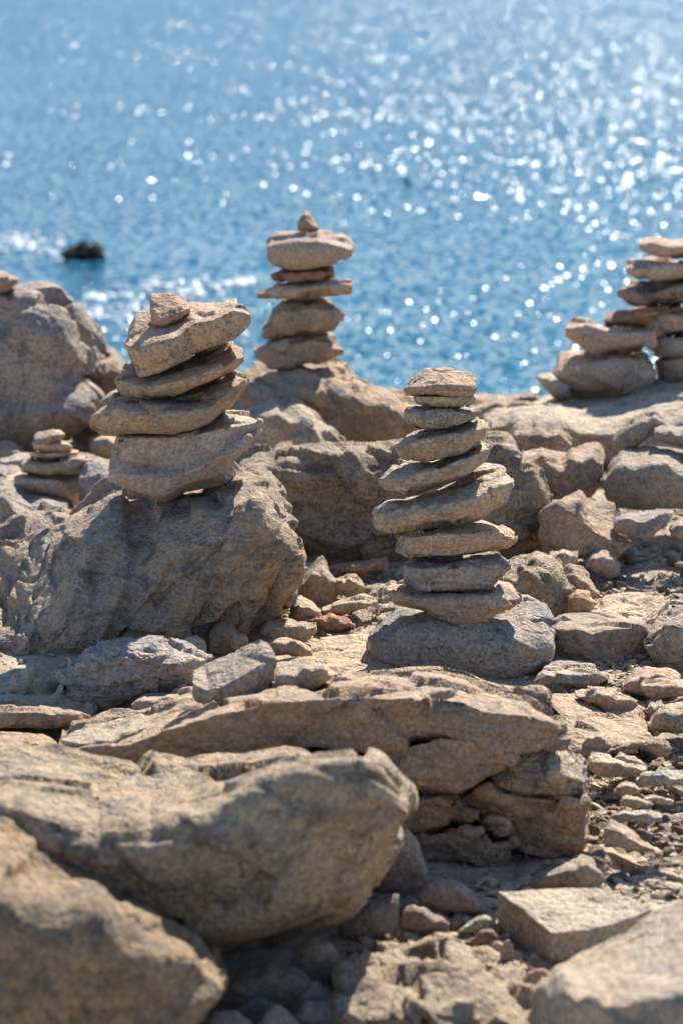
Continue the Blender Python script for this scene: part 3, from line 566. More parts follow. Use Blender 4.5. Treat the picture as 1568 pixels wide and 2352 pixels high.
stone('flat violet-grey stone below the large rounded boulder at right', [(1410,1190),(1440,1172),(1500,1167),(1546,1172)], [(1410,1225),(1450,1238),(1500,1236),(1544,1190)], 'pink', dc=7.45, T=0.16, tint=(.85,.87,.95))
stone('small grey stone cut by the right edge below the rounded boulder', [(1540,1205),(1560,1188),(1610,1190)], [(1540,1230),(1570,1242),(1610,1240)], 'grey', dc=7.4, T=0.14, tint=(1.2,1.2,1.25))

# ------------------------------------------------------------------ rubble and blocks right of the tall stack
stone('blunt fist-shaped tan stone right of the striped boulder', [(1345,1290),(1358,1266),(1380,1257),(1405,1268),(1424,1296)], [(1346,1305),(1365,1320),(1400,1332),(1424,1328)], 'pink', T=0.09, rnd=0.009, tint=(1.05,1,.95), res=0.004)
stone('striped grey and tan boulder close behind the tall stack', [(1144,1300),(1180,1272),(1230,1262),(1262,1262),(1285,1290),(1312,1330)], [(1144,1400),(1200,1440),(1290,1440),(1314,1420)], 'mottle', dc=6.98, T=0.26, name='boulder', cat='boulder', res=0.004, facet=0.2, ncell=46, rnd=0.009, strata=0.005, sfreq=40, bed=(.7,.2,.7), tint=(1.15,1.1,1.02))
stone('thin curved tan shard standing behind the striped boulder', [(1284,1312),(1305,1294),(1335,1300),(1358,1330),(1374,1358)], [(1290,1380),(1330,1390),(1372,1378)], 'warm', dc=7.02, T=0.07, rnd=0.006, res=0.004, tint=(1.1,1.05,1))
stone('smooth tan stone leaning before the curved shard', [(1306,1368),(1325,1348),(1350,1356),(1366,1376)], [(1308,1408),(1340,1414),(1364,1405)], 'warm', dc=6.88, T=0.08, rnd=0.007, res=0.004, tint=(1.1,1.05,1))
stone('flat rectangular tan stone under the triangular block', [(1262,1268),(1290,1261),(1326,1266)], [(1262,1292),(1300,1300),(1327,1296)], 'pale', dc=7.2, T=0.1, rnd=0.005, res=0.005, tint=(.85,.82,.8))
rock('boulder', 'flat-topped brown block right of the rounded base boulder', 'boulder',
     [[1.0,[(1262,1428),(1300,1416),(1370,1408),(1430,1416),(1478,1430),(1500,1460)]],[0.0,[(1258,1446),(1320,1446),(1365,1456),(1420,1444),(1470,1438),(1504,1470)]],[0.1,[(1256,1500),(1300,1520),(1370,1556),(1420,1570),(1470,1556),(1504,1530)]]], 6.62, 0.27, 'tan', rnd=0.006, res=0.0036, facet=0.09, ncell=26, tint=(1,.95,.9), strata=0.0015, under=0.0)
rock('stone', 'white-topped wedge of stone behind the flat-topped brown block', 'stone',
     [[1.0,[(1362,1395),(1390,1376),(1440,1362),(1500,1355),(1530,1366)]],[0.0,[(1358,1412),(1400,1418),(1450,1424),(1475,1436),(1510,1412),(1536,1375)]],[0.1,[(1360,1440),(1420,1452),(1480,1456),(1534,1420)]]], 6.9, 0.28, 'pale', rnd=0.006, res=0.004, facet=0.10, ncell=20, tint=(1,1,1.02))
rock('boulder', 'pitted grey boulder at the right edge beside the flat-topped block', 'boulder',
     [[1.0,[(1492,1470),(1505,1430),(1540,1398),(1568,1384),(1640,1370)]],[0.1,[(1490,1480),(1530,1440),(1570,1425),(1642,1415)]],[0.0,[(1496,1500),(1540,1475),(1642,1470)]],[0.12,[(1505,1530),(1550,1548),(1642,1560)]]], 6.5, 0.28, 'grey', rnd=0.012, res=0.004, facet=0.14, ncell=30, tint=(1.15,1.1,1.0))
stone('flat ragged stone at the right foot of the rounded base boulder', [(1224,1560),(1250,1528),(1310,1522),(1360,1530),(1394,1556)], [(1228,1585),(1270,1597),(1310,1594),(1360,1576),(1392,1562)], 'grey', dc=6.3, T=0.17, rnd=0.005, res=0.0036, facet=0.14, ncell=24, tint=(1.25,1.2,1.12))
stone('little grey stone in the gap under the flat-topped block', [(1380,1570),(1400,1554),(1425,1560),(1430,1576)], [(1382,1590),(1405,1596),(1430,1592)], 'grey', dc=6.3, T=0.06, rnd=0.004, res=0.004, tint=(1.2,1.2,1.2))
stone('rust-marked stone behind a flat slab near the right edge', [(1432,1570),(1450,1540),(1490,1528),(1540,1534),(1556,1550)], [(1430,1590),(1470,1602),(1556,1600)], 'pink', dc=6.22, T=0.15, rnd=0.006, res=0.004, tint=(1.02,.97,.93))
stone('flat tan slab near the right edge on the rust-marked stone', [(1472,1568),(1520,1560),(1580,1562),(1640,1570)], [(1474,1592),(1500,1608),(1560,1606),(1640,1604)], 'warm', dc=6.08, T=0.15, rnd=0.006, res=0.004, tint=(1.05,1.05,1.05))
stone('split layered stone with a brown left end at the top of the tan shelf', [(1328,1600),(1350,1584),(1400,1584),(1450,1600),(1480,1620)], [(1326,1606),(1370,1618),(1430,1640),(1478,1642)], 'slate', dc=6.0, T=0.14, rnd=0.004, res=0.0034, strata=0.006, facet=0.16, ncell=30, tint=(1.2,1.12,1.02))
stone('dark-mouthed tan stone behind the dry grass at right', [(1480,1625),(1500,1604),(1530,1608),(1540,1625)], [(1480,1655),(1510,1662),(1540,1655)], 'warm', dc=5.98, T=0.1, rnd=0.006, res=0.004)
stone('rounded grey-tan stone at the right edge beside the dry grass', [(1490,1660),(1510,1622),(1560,1606),(1640,1600)], [(1492,1682),(1540,1688),(1640,1690)], 'tan', dc=5.85, T=0.18, rnd=0.014, res=0.004, facet=0.06, tint=(1.05,1.05,1.02))
rock('flat_rock', 'sunlit tan rock shelf sloping down right of the cracked boulder', 'slab',
     [[1.0,[(1225,1600),(1270,1592),(1330,1600),(1390,1615),(1440,1640),(1480,1675)]],[0.5,[(1235,1640),(1300,1635),(1380,1650),(1440,1672),(1485,1690)]],[0.0,[(1240,1730),(1300,1726),(1360,1724),(1420,1716),(1490,1700)]],[0.05,[(1240,1750),(1320,1745),(1400,1735),(1490,1716)]]], 5.85, 0.48, 'warm', rnd=0.012, res=0.0042, facet=0.07, ncell=30, strata=0.004, sfreq=60, bed=(.25,.2,1), tint=(1.02,1.0,.95), crack=0.004, taper=0.2)
stone('upright tan cube-like shard at the foot of the sunlit shelf', [(1334,1716),(1346,1690),(1362,1682),(1390,1684),(1404,1702)], [(1334,1728),(1370,1732),(1404,1726)], 'warm', T=0.06, rnd=0.004, res=0.004, tint=(1.1,1.1,1.05), z=0.03)
stone('rough lumpy crusted stone on the shard scatter at right', [(1472,1716),(1485,1700),(1515,1693),(1538,1706),(1542,1720)], [(1472,1724),(1500,1736),(1530,1742),(1542,1732)], 'pit', T=0.09, rnd=0.006, res=0.004, facet=0.25, ncell=30, fine=0.004, tint=(1.05,.95,.85), z=0.03)
for lab, t_, b_, m_, tn in (
  ('long pale shard lying flat in the scatter right of the cracked boulder', [(1350,1746),(1358,1728),(1400,1735),(1440,1752),(1485,1768)], [(1352,1770),(1370,1786),(1420,1790),(1484,1774)], 'pale', 1.0),
  ('thick pale shard at right, below the rough crusted stone', [(1460,1790),(1480,1768),(1530,1764),(1590,1775)], [(1460,1800),(1510,1812),(1590,1808)], 'pale', .95),
  ('grey flat shard between the long pale shard and the crusted stone', [(1410,1742),(1422,1728),(1460,1740),(1490,1758)], [(1412,1752),(1450,1760),(1490,1766)], 'pale', .9),
  ('pink angular shard above the long pale shard', [(1398,1716),(1415,1698),(1445,1702),(1465,1716)], [(1398,1728),(1430,1736),(1465,1730)], 'pink', 1.1),
  ('rust-red chip beside the right end of the cracked boulder', [(1318,1790),(1325,1766),(1342,1768),(1352,1790)], [(1320,1806),(1336,1812),(1354,1804)], 'red', 1.1),
  ('thin pale blade of stone pointing right in the shard scatter', [(1478,1832),(1500,1826),(1530,1836),(1546,1842)], [(1478,1838),(1510,1850),(1546,1848)], 'pale', 1.05),
  ('peaked pale chip in the middle of the shard scatter', [(1408,1812),(1425,1796),(1440,1792),(1472,1810)], [(1408,1826),(1440,1832),(1472,1820)], 'pale', 1.0),
  ('tan wedge below the peaked pale chip', [(1424,1842),(1432,1822),(1460,1830),(1500,1846)], [(1424,1856),(1460,1862),(1500,1854)], 'tan', 1.2),
  ('broad pale flag of stone low in the shard scatter', [(1404,1872),(1430,1860),(1490,1862),(1520,1874)], [(1404,1884),(1450,1896),(1520,1890)], 'pale', .95),
  ('tan pointed slab rising to the left above the long sunlit slab', [(1388,1892),(1400,1880),(1420,1885),(1460,1915),(1520,1960)], [(1388,1938),(1430,1952),(1520,1972)], 'warm', 1.05)):
    stone(lab, t_, b_, m_, rnd=0.0035, res=0.004, z=0.025, tint=(tn,) * 3, facet=0.14, ncell=16, strata=0.0015)

# ------------------------------------------------------------------ stones between the boulder at left and the tall stack
stone('pinkish pyramid-shaped stone between the big left boulder and the tall stack', [(676,1345),(705,1305),(730,1277),(742,1274),(758,1312),(788,1345)], [(676,1365),(710,1390),(735,1400),(768,1388),(790,1352)], 'pink', dc=7.05, T=0.10, rnd=0.005, res=0.004, facet=0.07, tint=(1,.97,.95))
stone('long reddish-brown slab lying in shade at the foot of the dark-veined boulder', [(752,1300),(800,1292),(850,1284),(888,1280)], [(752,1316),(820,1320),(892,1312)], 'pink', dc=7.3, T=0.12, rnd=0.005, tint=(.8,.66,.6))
stone('pale grey stone behind the pyramid-shaped stone', [(672,1320),(685,1292),(715,1290),(730,1310)], [(672,1340),(700,1345),(730,1340)], 'grey', dc=7.25, T=0.1, tint=(1.2,1.25,1.35))
stone('ragged pale stone to the right of the pyramid-shaped stone', [(762,1332),(790,1318),(815,1316),(836,1345)], [(762,1362),(800,1372),(836,1362)], 'pale', dc=7.05, T=0.11, facet=0.2, res=0.004, tint=(.9,.88,.85))
stone('long pale wedge sloping down to the left, right of the rusty stone', [(740,1398),(780,1380),(830,1366),(865,1378)], [(742,1410),(790,1412),(830,1402),(866,1388)], 'pale', dc=6.9, T=0.1, rnd=0.004, res=0.004)
stone('rust-red lumpy stone on the pale ground left of the tall stack', [(714,1428),(725,1414),(765,1411),(795,1420),(814,1438)], [(716,1436),(735,1452),(780,1452),(812,1446)], 'red', dc=6.78, T=0.09, rnd=0.006, res=0.0034, facet=0.22, ncell=26, fine=0.003, tint=(1.3,1.2,1.15))
stone('notched pale stone at the right foot of the big left boulder', [(600,1440),(612,1424),(660,1422),(680,1428),(726,1430)], [(598,1460),(650,1474),(700,1478),(728,1452)], 'pale', dc=6.62, T=0.1, rnd=0.004, res=0.0036, tint=(.9,.87,.82))
stone('pale stone half buried behind the notched stone', [(668,1385),(690,1366),(720,1378),(738,1400)], [(668,1425),(700,1430),(738,1424)], 'pale', dc=6.85, T=0.12, res=0.004, tint=(1,.97,.92))
stone('low orange-tan stone in front of the notched pale stone', [(608,1478),(635,1464),(680,1466),(716,1490)], [(606,1494),(650,1508),(716,1504)], 'warm', dc=6.42, T=0.1, rnd=0.004, res=0.0036, facet=0.16)
stone('small round whitish stone at the right end of the elongated stone', [(418,1478),(430,1460),(452,1456),(470,1466),(475,1482)], [(420,1500),(450,1508),(474,1500)], 'pale', dc=6.35, T=0.05, rnd=0.010, res=0.0034, facet=0.05, tint=(1,1,1.04))
stone('pock-marked pebble left of the tumbled block', [(530,1470),(540,1455),(560,1452),(570,1466)], [(530,1492),(550,1500),(570,1492)], 'pit', dc=6.42, T=0.04, rnd=0.007, res=0.0034, tint=(1.15,1.1,1))
stone('orange-stained lump at the foot of the big left boulder', [(484,1450),(505,1425),(530,1425),(545,1445)], [(484,1500),(515,1508),(545,1495)], 'warm', dc=6.55, T=0.08, rnd=0.008, res=0.0034, tint=(.95,.8,.65))
rock('flat_rock', 'flat pale bedrock shelf with fine lines left of the rounded base boulder', 'slab',
     [[1.0,[(640,1492),(700,1478),(770,1470),(850,1462),(900,1465)]],[0.0,[(620,1560),(700,1562),(780,1566),(900,1570)]],[0.05,[(620,1590),(700,1592),(780,1594),(900,1596)]]], 6.40, 0.50, 'pale', rnd=0.012, res=0.004, facet=0.04, ncell=30, strata=0.002, sfreq=120, bed=(.1,.3,1), crack=0.003, taper=0.1, tint=(.98,.96,.92))
rock('flat_rock', 'rough broken bedrock rise between the rusty stone and the tall stack', 'slab',
     [[1.0,[(770,1400),(820,1368),(860,1350),(930,1345),(980,1350)]],[0.0,[(735,1470),(800,1462),(870,1455),(980,1450)]],[0.05,[(735,1490),(820,1486),(980,1480)]]], 6.95, 0.45, 'pale', rnd=0.008, res=0.0045, facet=0.22, ncell=80, strata=0.006, fine=0.004, tint=(.9,.87,.82))
stone('little tan stone at the left side of the rounded base boulder', [(840,1470),(850,1456),(866,1458),(872,1475)], [(840,1494),(855,1502),(872,1495)], 'warm', dc=6.42, T=0.05, rnd=0.004, res=0.0034, tint=(1.1,1.05,1))
stone('thin layered chip on the flat pale bedrock shelf', [(778,1548),(800,1538),(835,1540),(862,1552)], [(778,1556),(810,1562),(862,1560)], 'slate', dc=6.2, T=0.06, rnd=0.003, res=0.003, strata=0.004)

# ------------------------------------------------------------------ left middle ground
rock('stone', 'elongated grey stone with folded cracks lying before the big left boulder', 'stone',
     [[1.0,[(146,1536),(165,1512),(210,1490),(280,1467),(365,1466),(432,1484),(482,1506)]],[0.12,[(142,1550),(200,1516),(290,1494),(370,1500),(430,1510),(482,1510)]],[0.0,[(142,1570),(210,1552),(300,1545),(380,1550),(470,1520)]],[0.16,[(152,1612),(200,1632),(250,1638),(300,1622),(340,1597),(420,1582),(456,1545)]]], 6.15, 0.24, 'grey',
     rnd=0.012, res=0.003, lump=0.02, facet=0.15, ncell=40, detail=120, strata=0.005, sfreq=45, bed=(-.15,.1,1), crack=0.011, fine=0.002, chisel=3, tint=(1.3,1.26,1.2), seed=91, cfreq=1.5)
rock('stone', 'tumbled tan block with a sunlit pitted top, resting on the cracked boulder', 'stone',
     [[1.0,[(447,1540),(500,1510),(550,1484),(596,1461),(612,1470)]],[0.0,[(443,1572),(475,1586),(525,1568),(575,1538),(630,1516)]],[0.1,[(449,1602),(482,1636),(502,1638),(560,1622),(600,1612),(640,1594)]]], 5.42, 0.17, 'pit', rnd=0.005, res=0.004, facet=0.06, ncell=14, crack=0.002, tint=(1,.98,.95))
stone('pointed pale slab lying against the tumbled block', [(628,1542),(650,1532),(700,1520),(742,1527),(776,1548)], [(630,1602),(670,1600),(720,1590),(774,1556)], 'pale', dc=5.40, T=0.18, rnd=0.006, res=0.004, tint=(.85,.82,.8))
stone('whitish stone with a blunt top left of the elongated stone', [(20,1572),(35,1540),(70,1528),(100,1536),(134,1560)], [(22,1598),(50,1612),(100,1612),(136,1602)], 'pale', dc=6.25, T=0.1, rnd=0.007, res=0.004, facet=0.08, tint=(.85,.84,.86))
stone('small brown wedge between the whitish and the elongated stone', [(112,1606),(130,1585),(146,1562),(152,1580)], [(112,1612),(130,1616),(152,1612)], 'warm', dc=6.12, T=0.06, rnd=0.003, res=0.0034)
rock('flat_rock', 'flat grey slab at the left edge below the elongated stone', 'slab',
     [[1.0,[(-60,1622),(0,1616),(60,1606),(120,1610),(170,1615),(205,1630)]],[0.0,[(-60,1640),(0,1634),(70,1632),(130,1640),(208,1645)]],[0.1,[(-60,1690),(0,1684),(80,1676),(150,1668),(206,1658)]]], 5.95, 0.3, 'tan', rnd=0.006, res=0.004, facet=0.1, ncell=26, tint=(.98,.96,.95), under=0.3)
stone('brown slab sloping under the right end of the elongated stone', [(330,1600),(380,1586),(440,1575),(470,1582)], [(300,1660),(380,1665),(470,1640)], 'pink', dc=5.95, T=0.25, rnd=0.006, res=0.004, tint=(.9,.85,.82))
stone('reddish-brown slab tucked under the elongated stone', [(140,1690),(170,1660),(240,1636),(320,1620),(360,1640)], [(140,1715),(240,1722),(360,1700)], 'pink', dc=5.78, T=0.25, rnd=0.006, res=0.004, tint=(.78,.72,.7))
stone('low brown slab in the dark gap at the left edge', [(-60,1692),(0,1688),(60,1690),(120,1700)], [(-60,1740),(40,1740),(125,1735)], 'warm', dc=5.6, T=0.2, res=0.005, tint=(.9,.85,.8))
rock('stone', 'blunt-ended pale stone lying on the left end of the cracked boulder', 'stone',
     [[1.0,[(142,1696),(200,1670),(290,1646),(326,1637),(344,1656)]],[0.0,[(140,1704),(200,1706),(262,1704),(305,1680),(346,1668)]],[0.1,[(150,1722),(210,1724),(266,1720),(310,1700),(345,1682)]]], 5.3, 0.18, 'pale', rnd=0.008, res=0.005, facet=0.06, ncell=14, tint=(.9,.87,.83))

# ------------------------------------------------------------------ the cracked boulder in the middle foreground
cb = bpy.data.objects.new('cracked_boulder', None); C.objects.link(cb); cb.location = at(820, 2000, 5.4).tolist(); cb.location.z = 0
tag(cb, 'long low boulder split by dark cracks in front of the tall stack', 'boulder')
ck = dict(parent=cb, res=0.0045, rnd=0.003, facet=0.12, ncell=60, crack=0.008, chisel=0, lump=0.01, fine=0.0025, strata=0.005, sfreq=50, bed=(.15,.1,1), under=-1, bulge=0.0)
rock('rock_layer', 'unbroken upper layer', None,
     [[1.0,[(150,1720),(300,1668),(430,1620),(560,1590),(700,1568),(784,1559),(884,1554),(1009,1553),(1064,1566),(1154,1608),(1240,1628),(1262,1650)]],
      [0.0,[(140,1740),(300,1712),(345,1692),(420,1668),(500,1642),(620,1614),(784,1610),(859,1601),(924,1608),(1064,1617),(1109,1634),(1209,1643),(1272,1664)]],
      [0.03,[(140,1790),(300,1790),(500,1775),(700,1735),(820,1722),(909,1710),(954,1696),(1009,1692),(1084,1700),(1134,1718),(1179,1714),(1284,1704)]]], 5.28, 0.58, 'tan', taper=0.15, seed=101, tint=(1,.93,.85), **ck)
rock('rock_layer', 'middle layer below the long dark crack', None,
     [[0.85,[(500,1790),(700,1745),(909,1716),(954,1702),(1009,1698),(1084,1706),(1132,1726),(1176,1730)]],[0.01,[(500,1792),(700,1750),(909,1722),(954,1708),(1009,1704),(1084,1712),(1130,1732),(1178,1738)]],
      [0.0,[(500,1840),(720,1810),(900,1790),(1040,1780),(1110,1770),(1168,1755)]],[0.05,[(500,1880),(800,1850),(939,1818),(1054,1820),(1109,1797),(1152,1772)]]], 5.27, 0.55, 'tan', taper=0.1, seed=102, tint=(1,.93,.86), **ck)
rock('rock_layer', 'stepped right end', None,
     [[0.8,[(1184,1722),(1230,1716),(1300,1712),(1318,1740)]],[0.1,[(1182,1732),(1240,1728),(1290,1738),(1322,1762)]],[0.0,[(1160,1782),(1220,1776),(1290,1780),(1342,1800)]],[0.04,[(1114,1806),(1200,1820),(1280,1835),(1342,1826)]]], 5.27, 0.5, 'cliff', taper=0.2, seed=103, tint=(1.05,.98,.92), **{**ck, 'strata': 0.008, 'sfreq': 40, 'facet': 0.16})
rock('rock_block', 'rusty lower right block', None,
     [[0.8,[(1064,1830),(1120,1808),(1200,1824),(1330,1835)]],[0.0,[(1062,1834),(1120,1816),(1200,1832),(1334,1842)]],[0.03,[(1090,1852),(1180,1880),(1260,1890),(1330,1890)]],[0.12,[(1112,1880),(1150,1915),(1200,1950),(1260,1982),(1322,1960)]]], 5.27, 0.48, 'warm', taper=0.2, seed=104, tint=(.95,.83,.7), **{**ck, 'facet': 0.2, 'ncell': 50})
rock('rock_block', 'brown lower left block', None,
     [[0.8,[(700,1870),(939,1826),(1050,1828),(1080,1852),(1098,1872)]],[0.01,[(700,1876),(939,1832),(1050,1832),(1078,1858),(1100,1876)]],[0.05,[(700,1930),(919,1906),(959,1906),(1024,1897),(1072,1892),(1096,1880)]]], 5.27, 0.5, 'warm', taper=0.1, seed=105, tint=(.9,.78,.66), **ck)
rock('rock_block', 'brown block at the foot', None,
     [[0.8,[(940,1925),(1024,1908),(1080,1902),(1106,1890),(1128,1930),(1180,1925)]],[0.01,[(940,1930),(1024,1914),(1080,1908),(1106,1900),(1128,1936),(1182,1932)]],[0.08,[(960,1985),(1000,2005),(1059,2012),(1100,2030),(1130,2040),(1164,1975)]]], 5.27, 0.48, 'warm', taper=0.1, seed=106, tint=(.88,.78,.7), **{**ck, 'strata': 0.006})
rock('rock_block', 'rounded plug of rock between the lower cracks', None,
     [[0.7,[(1108,1878),(1130,1862),(1160,1872),(1182,1895)]],[0.0,[(1106,1890),(1130,1878),(1160,1886),(1186,1905)]],[0.05,[(1112,1912),(1140,1924),(1165,1922),(1184,1912)]]], 5.22, 0.36, 'pink', taper=0.3, seed=107, tint=(.95,.85,.76), **ck)

# ------------------------------------------------------------------ near boulders, out of focus
rock('boulder', 'large out-of-focus tan boulder with a pale sunlit top, lower left', 'boulder',
     [[1.0,[(-80,1700),(0,1705),(75,1715),(135,1706),(215,1715),(300,1723),(350,1745),(425,1748),(500,1743),(540,1731),(655,1711),(702,1719),(722,1740),(784,1734),(849,1739),(899,1773),(932,1812)]],
      [0.5,[(-80,1770),(60,1780),(200,1800),(350,1830),(450,1820),(560,1780),(660,1745),(780,1740),(860,1750),(938,1828)]],
      [0.06,[(-80,1850),(20,1860),(175,1900),(225,1935),(310,1908),(350,1920),(380,1900),(490,1877),(560,1825),(650,1778),(725,1757),(800,1748),(870,1770),(940,1838)]],
      [0.0,[(-80,1920),(100,1960),(225,2000),(400,1990),(560,1930),(700,1880),(820,1870),(915,1880)]],
      [0.10,[(-80,2060),(200,2080),(440,2112),(550,2120),(650,2096),(750,2088),(820,2080),(880,1990)]],
      [0.45,[(0,2160),(250,2170),(440,2200),(500,2208),(600,2196),(725,2150),(800,2110),(860,2040)]]], 4.56, 0.66, 'mottle',
     rnd=0.012, res=0.0055, facet=0.12, ncell=46, limit=0.025, strata=0.006, sfreq=26, bed=(.25,.6,.8), crack=0.008, fine=0.0025, chisel=3, bulge=0.02, taper=0.3, seed=111, tint=(1.12,1.02,.9))
rock('boulder', 'nearest blurred boulder in the lower left corner', 'boulder',
     [[1.0,[(-120,1800),(0,1860),(50,1893),(100,1913),(170,1963),(225,2008),(300,2058),(400,2123),(460,2163),(492,2210)]],
      [0.1,[(-120,2000),(0,2040),(65,2085),(165,2096),(235,2076),(280,2145),(375,2170),(450,2205),(512,2256)]],
      [0.0,[(-120,2140),(60,2180),(200,2210),(330,2250),(430,2280),(508,2295)]],
      [0.12,[(-120,2560),(100,2560),(300,2540),(400,2480),(470,2330)]]], 4.1, 0.5, 'mottle',
     rnd=0.016, res=0.0055, facet=0.08, ncell=30, limit=0.016, strata=0.005, sfreq=28, bed=(-.4,.2,1), crack=0.006, fine=0.003, chisel=3, taper=0.3, seed=112, tint=(.78,.73,.66))
rock('boulder', 'smooth blurred boulder in the lower right corner', 'boulder',
     [[1.0,[(1228,2262),(1284,2208),(1359,2168),(1434,2113),(1509,2078),(1568,2058),(1720,2010)]],
      [0.15,[(1262,2272),(1304,2246),(1340,2284),(1372,2284),(1402,2266),(1484,2260),(1568,2263),(1720,2250)]],
      [0.0,[(1262,2310),(1310,2300),(1400,2300),(1500,2296),(1720,2290)]],
      [0.1,[(1275,2600),(1400,2640),(1720,2640)]]], 4.0, 0.45, 'tan', rnd=0.022, res=0.006, facet=0.06, ncell=26, strata=0.004, sfreq=30, crack=0.006, chisel=2, taper=0.3, seed=113, tint=(1.1,1.08,1.05))
rock('flat_rock', 'flat-topped pale block lying in front of the lower right boulder', 'slab',
     [[1.0,[(1144,2046,.85),(1260,2041,.95),(1374,2038,1.0),(1440,2055,.8),(1490,2082,.58)]],[0.0,[(1143,2050,.83),(1200,2092,.45),(1264,2142,.02),(1340,2138,.06),(1420,2118,.25),(1492,2092,.5)]],
      [0.05,[(1141,2116,.8),(1200,2192,.45),(1264,2212,0),(1340,2204,.06),(1420,2184,.25),(1492,2150,.5)]]], 4.62, 0.24, 'pale', rnd=0.003, res=0.0042, facet=0.05, ncell=24, crack=0.002, taper=0.0, chisel=0, bulge=0.0, lump=0.008, seed=114, tint=(.98,.95,.9))
rock('flat_rock', 'long sunlit slab pointing down to the right edge', 'slab',
     [[1.0,[(1338,1946),(1384,1936),(1450,1952),(1568,1988),(1660,2015)]],[0.0,[(1336,1954),(1409,1960),(1509,2000),(1568,2016),(1660,2045)]],[0.05,[(1350,1972),(1400,1984),(1459,2015),(1568,2053),(1660,2085)]]], 5.07, 0.18, 'warm', slant=-0.25, rnd=0.006, res=0.005, facet=0.05, ncell=16, crack=0.002, taper=0.1, tint=(1.1,1.08,1.04))
stone('split brown piece of stone behind the flat-topped pale block', [(1214,2034),(1234,2003),(1294,1984),(1364,1968),(1386,2008)], [(1216,2042),(1280,2046),(1330,2044),(1384,2046)], 'tan', T=0.14, rnd=0.006, res=0.005, tint=(1.0,.95,.9))
for lab, t_, b_, m_, dc_, tn in (
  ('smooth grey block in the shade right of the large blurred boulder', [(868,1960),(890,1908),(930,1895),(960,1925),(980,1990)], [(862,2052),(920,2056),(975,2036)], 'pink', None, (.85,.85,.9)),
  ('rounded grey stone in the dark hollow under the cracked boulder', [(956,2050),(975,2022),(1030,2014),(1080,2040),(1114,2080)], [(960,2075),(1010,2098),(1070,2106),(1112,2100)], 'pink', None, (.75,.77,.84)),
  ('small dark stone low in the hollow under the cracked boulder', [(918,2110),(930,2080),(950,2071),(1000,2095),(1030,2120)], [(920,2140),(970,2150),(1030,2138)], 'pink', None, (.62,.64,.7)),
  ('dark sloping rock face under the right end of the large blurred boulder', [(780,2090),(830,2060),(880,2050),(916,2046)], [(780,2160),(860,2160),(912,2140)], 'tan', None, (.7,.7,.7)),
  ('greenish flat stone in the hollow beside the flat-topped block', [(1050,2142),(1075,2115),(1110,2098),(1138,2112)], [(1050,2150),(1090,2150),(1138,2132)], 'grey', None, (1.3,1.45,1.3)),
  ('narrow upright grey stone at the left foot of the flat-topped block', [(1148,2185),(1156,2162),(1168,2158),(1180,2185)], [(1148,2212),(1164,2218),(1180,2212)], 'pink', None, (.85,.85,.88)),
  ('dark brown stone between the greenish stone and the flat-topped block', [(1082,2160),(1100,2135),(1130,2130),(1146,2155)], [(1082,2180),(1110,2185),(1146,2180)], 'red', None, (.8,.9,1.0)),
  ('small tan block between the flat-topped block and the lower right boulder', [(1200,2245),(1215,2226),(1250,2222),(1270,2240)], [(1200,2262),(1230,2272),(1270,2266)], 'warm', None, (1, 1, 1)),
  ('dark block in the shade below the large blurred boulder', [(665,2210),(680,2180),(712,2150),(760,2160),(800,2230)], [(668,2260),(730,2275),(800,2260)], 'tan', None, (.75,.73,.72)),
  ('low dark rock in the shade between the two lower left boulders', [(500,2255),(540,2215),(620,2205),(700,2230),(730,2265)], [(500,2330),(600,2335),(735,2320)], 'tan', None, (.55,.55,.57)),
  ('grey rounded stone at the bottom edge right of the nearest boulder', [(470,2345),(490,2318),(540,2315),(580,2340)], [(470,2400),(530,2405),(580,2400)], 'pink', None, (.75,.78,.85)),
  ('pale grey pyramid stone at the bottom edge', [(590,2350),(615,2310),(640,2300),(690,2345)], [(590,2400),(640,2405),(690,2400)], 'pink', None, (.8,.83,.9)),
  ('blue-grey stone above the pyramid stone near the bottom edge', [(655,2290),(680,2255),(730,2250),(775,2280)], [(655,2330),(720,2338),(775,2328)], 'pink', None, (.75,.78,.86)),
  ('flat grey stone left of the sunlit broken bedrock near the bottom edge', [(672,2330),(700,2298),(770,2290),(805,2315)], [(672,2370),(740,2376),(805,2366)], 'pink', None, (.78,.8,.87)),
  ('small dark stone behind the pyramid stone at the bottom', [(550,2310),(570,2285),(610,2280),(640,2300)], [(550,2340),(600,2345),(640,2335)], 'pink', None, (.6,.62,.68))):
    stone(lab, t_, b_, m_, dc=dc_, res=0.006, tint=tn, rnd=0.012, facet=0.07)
rock('flat_rock', 'sunlit streaky broken bedrock in the middle of the bottom edge', 'slab',
     [[1.0,[(800,2190),(870,2195),(960,2160),(1010,2150),(1060,2165),(1130,2200),(1200,2255)]],[0.5,[(790,2230),(870,2240),(960,2215),(1040,2205),(1120,2245),(1215,2290)]],[0.0,[(790,2330),(880,2320),(960,2330),(1060,2330),(1220,2360)]],[0.08,[(790,2420),(1000,2430),(1220,2430)]]], 4.32, 0.45, 'pale', rnd=0.005, res=0.0045, facet=0.38, ncell=70, limit=0.045, strata=0.01, sfreq=30, bed=(.75,.2,.6), crack=0.004, fine=0.003, taper=0.15, seed=121, tint=(.72,.69,.66))  # tint darkened: shadow over this rubble is put into its colour
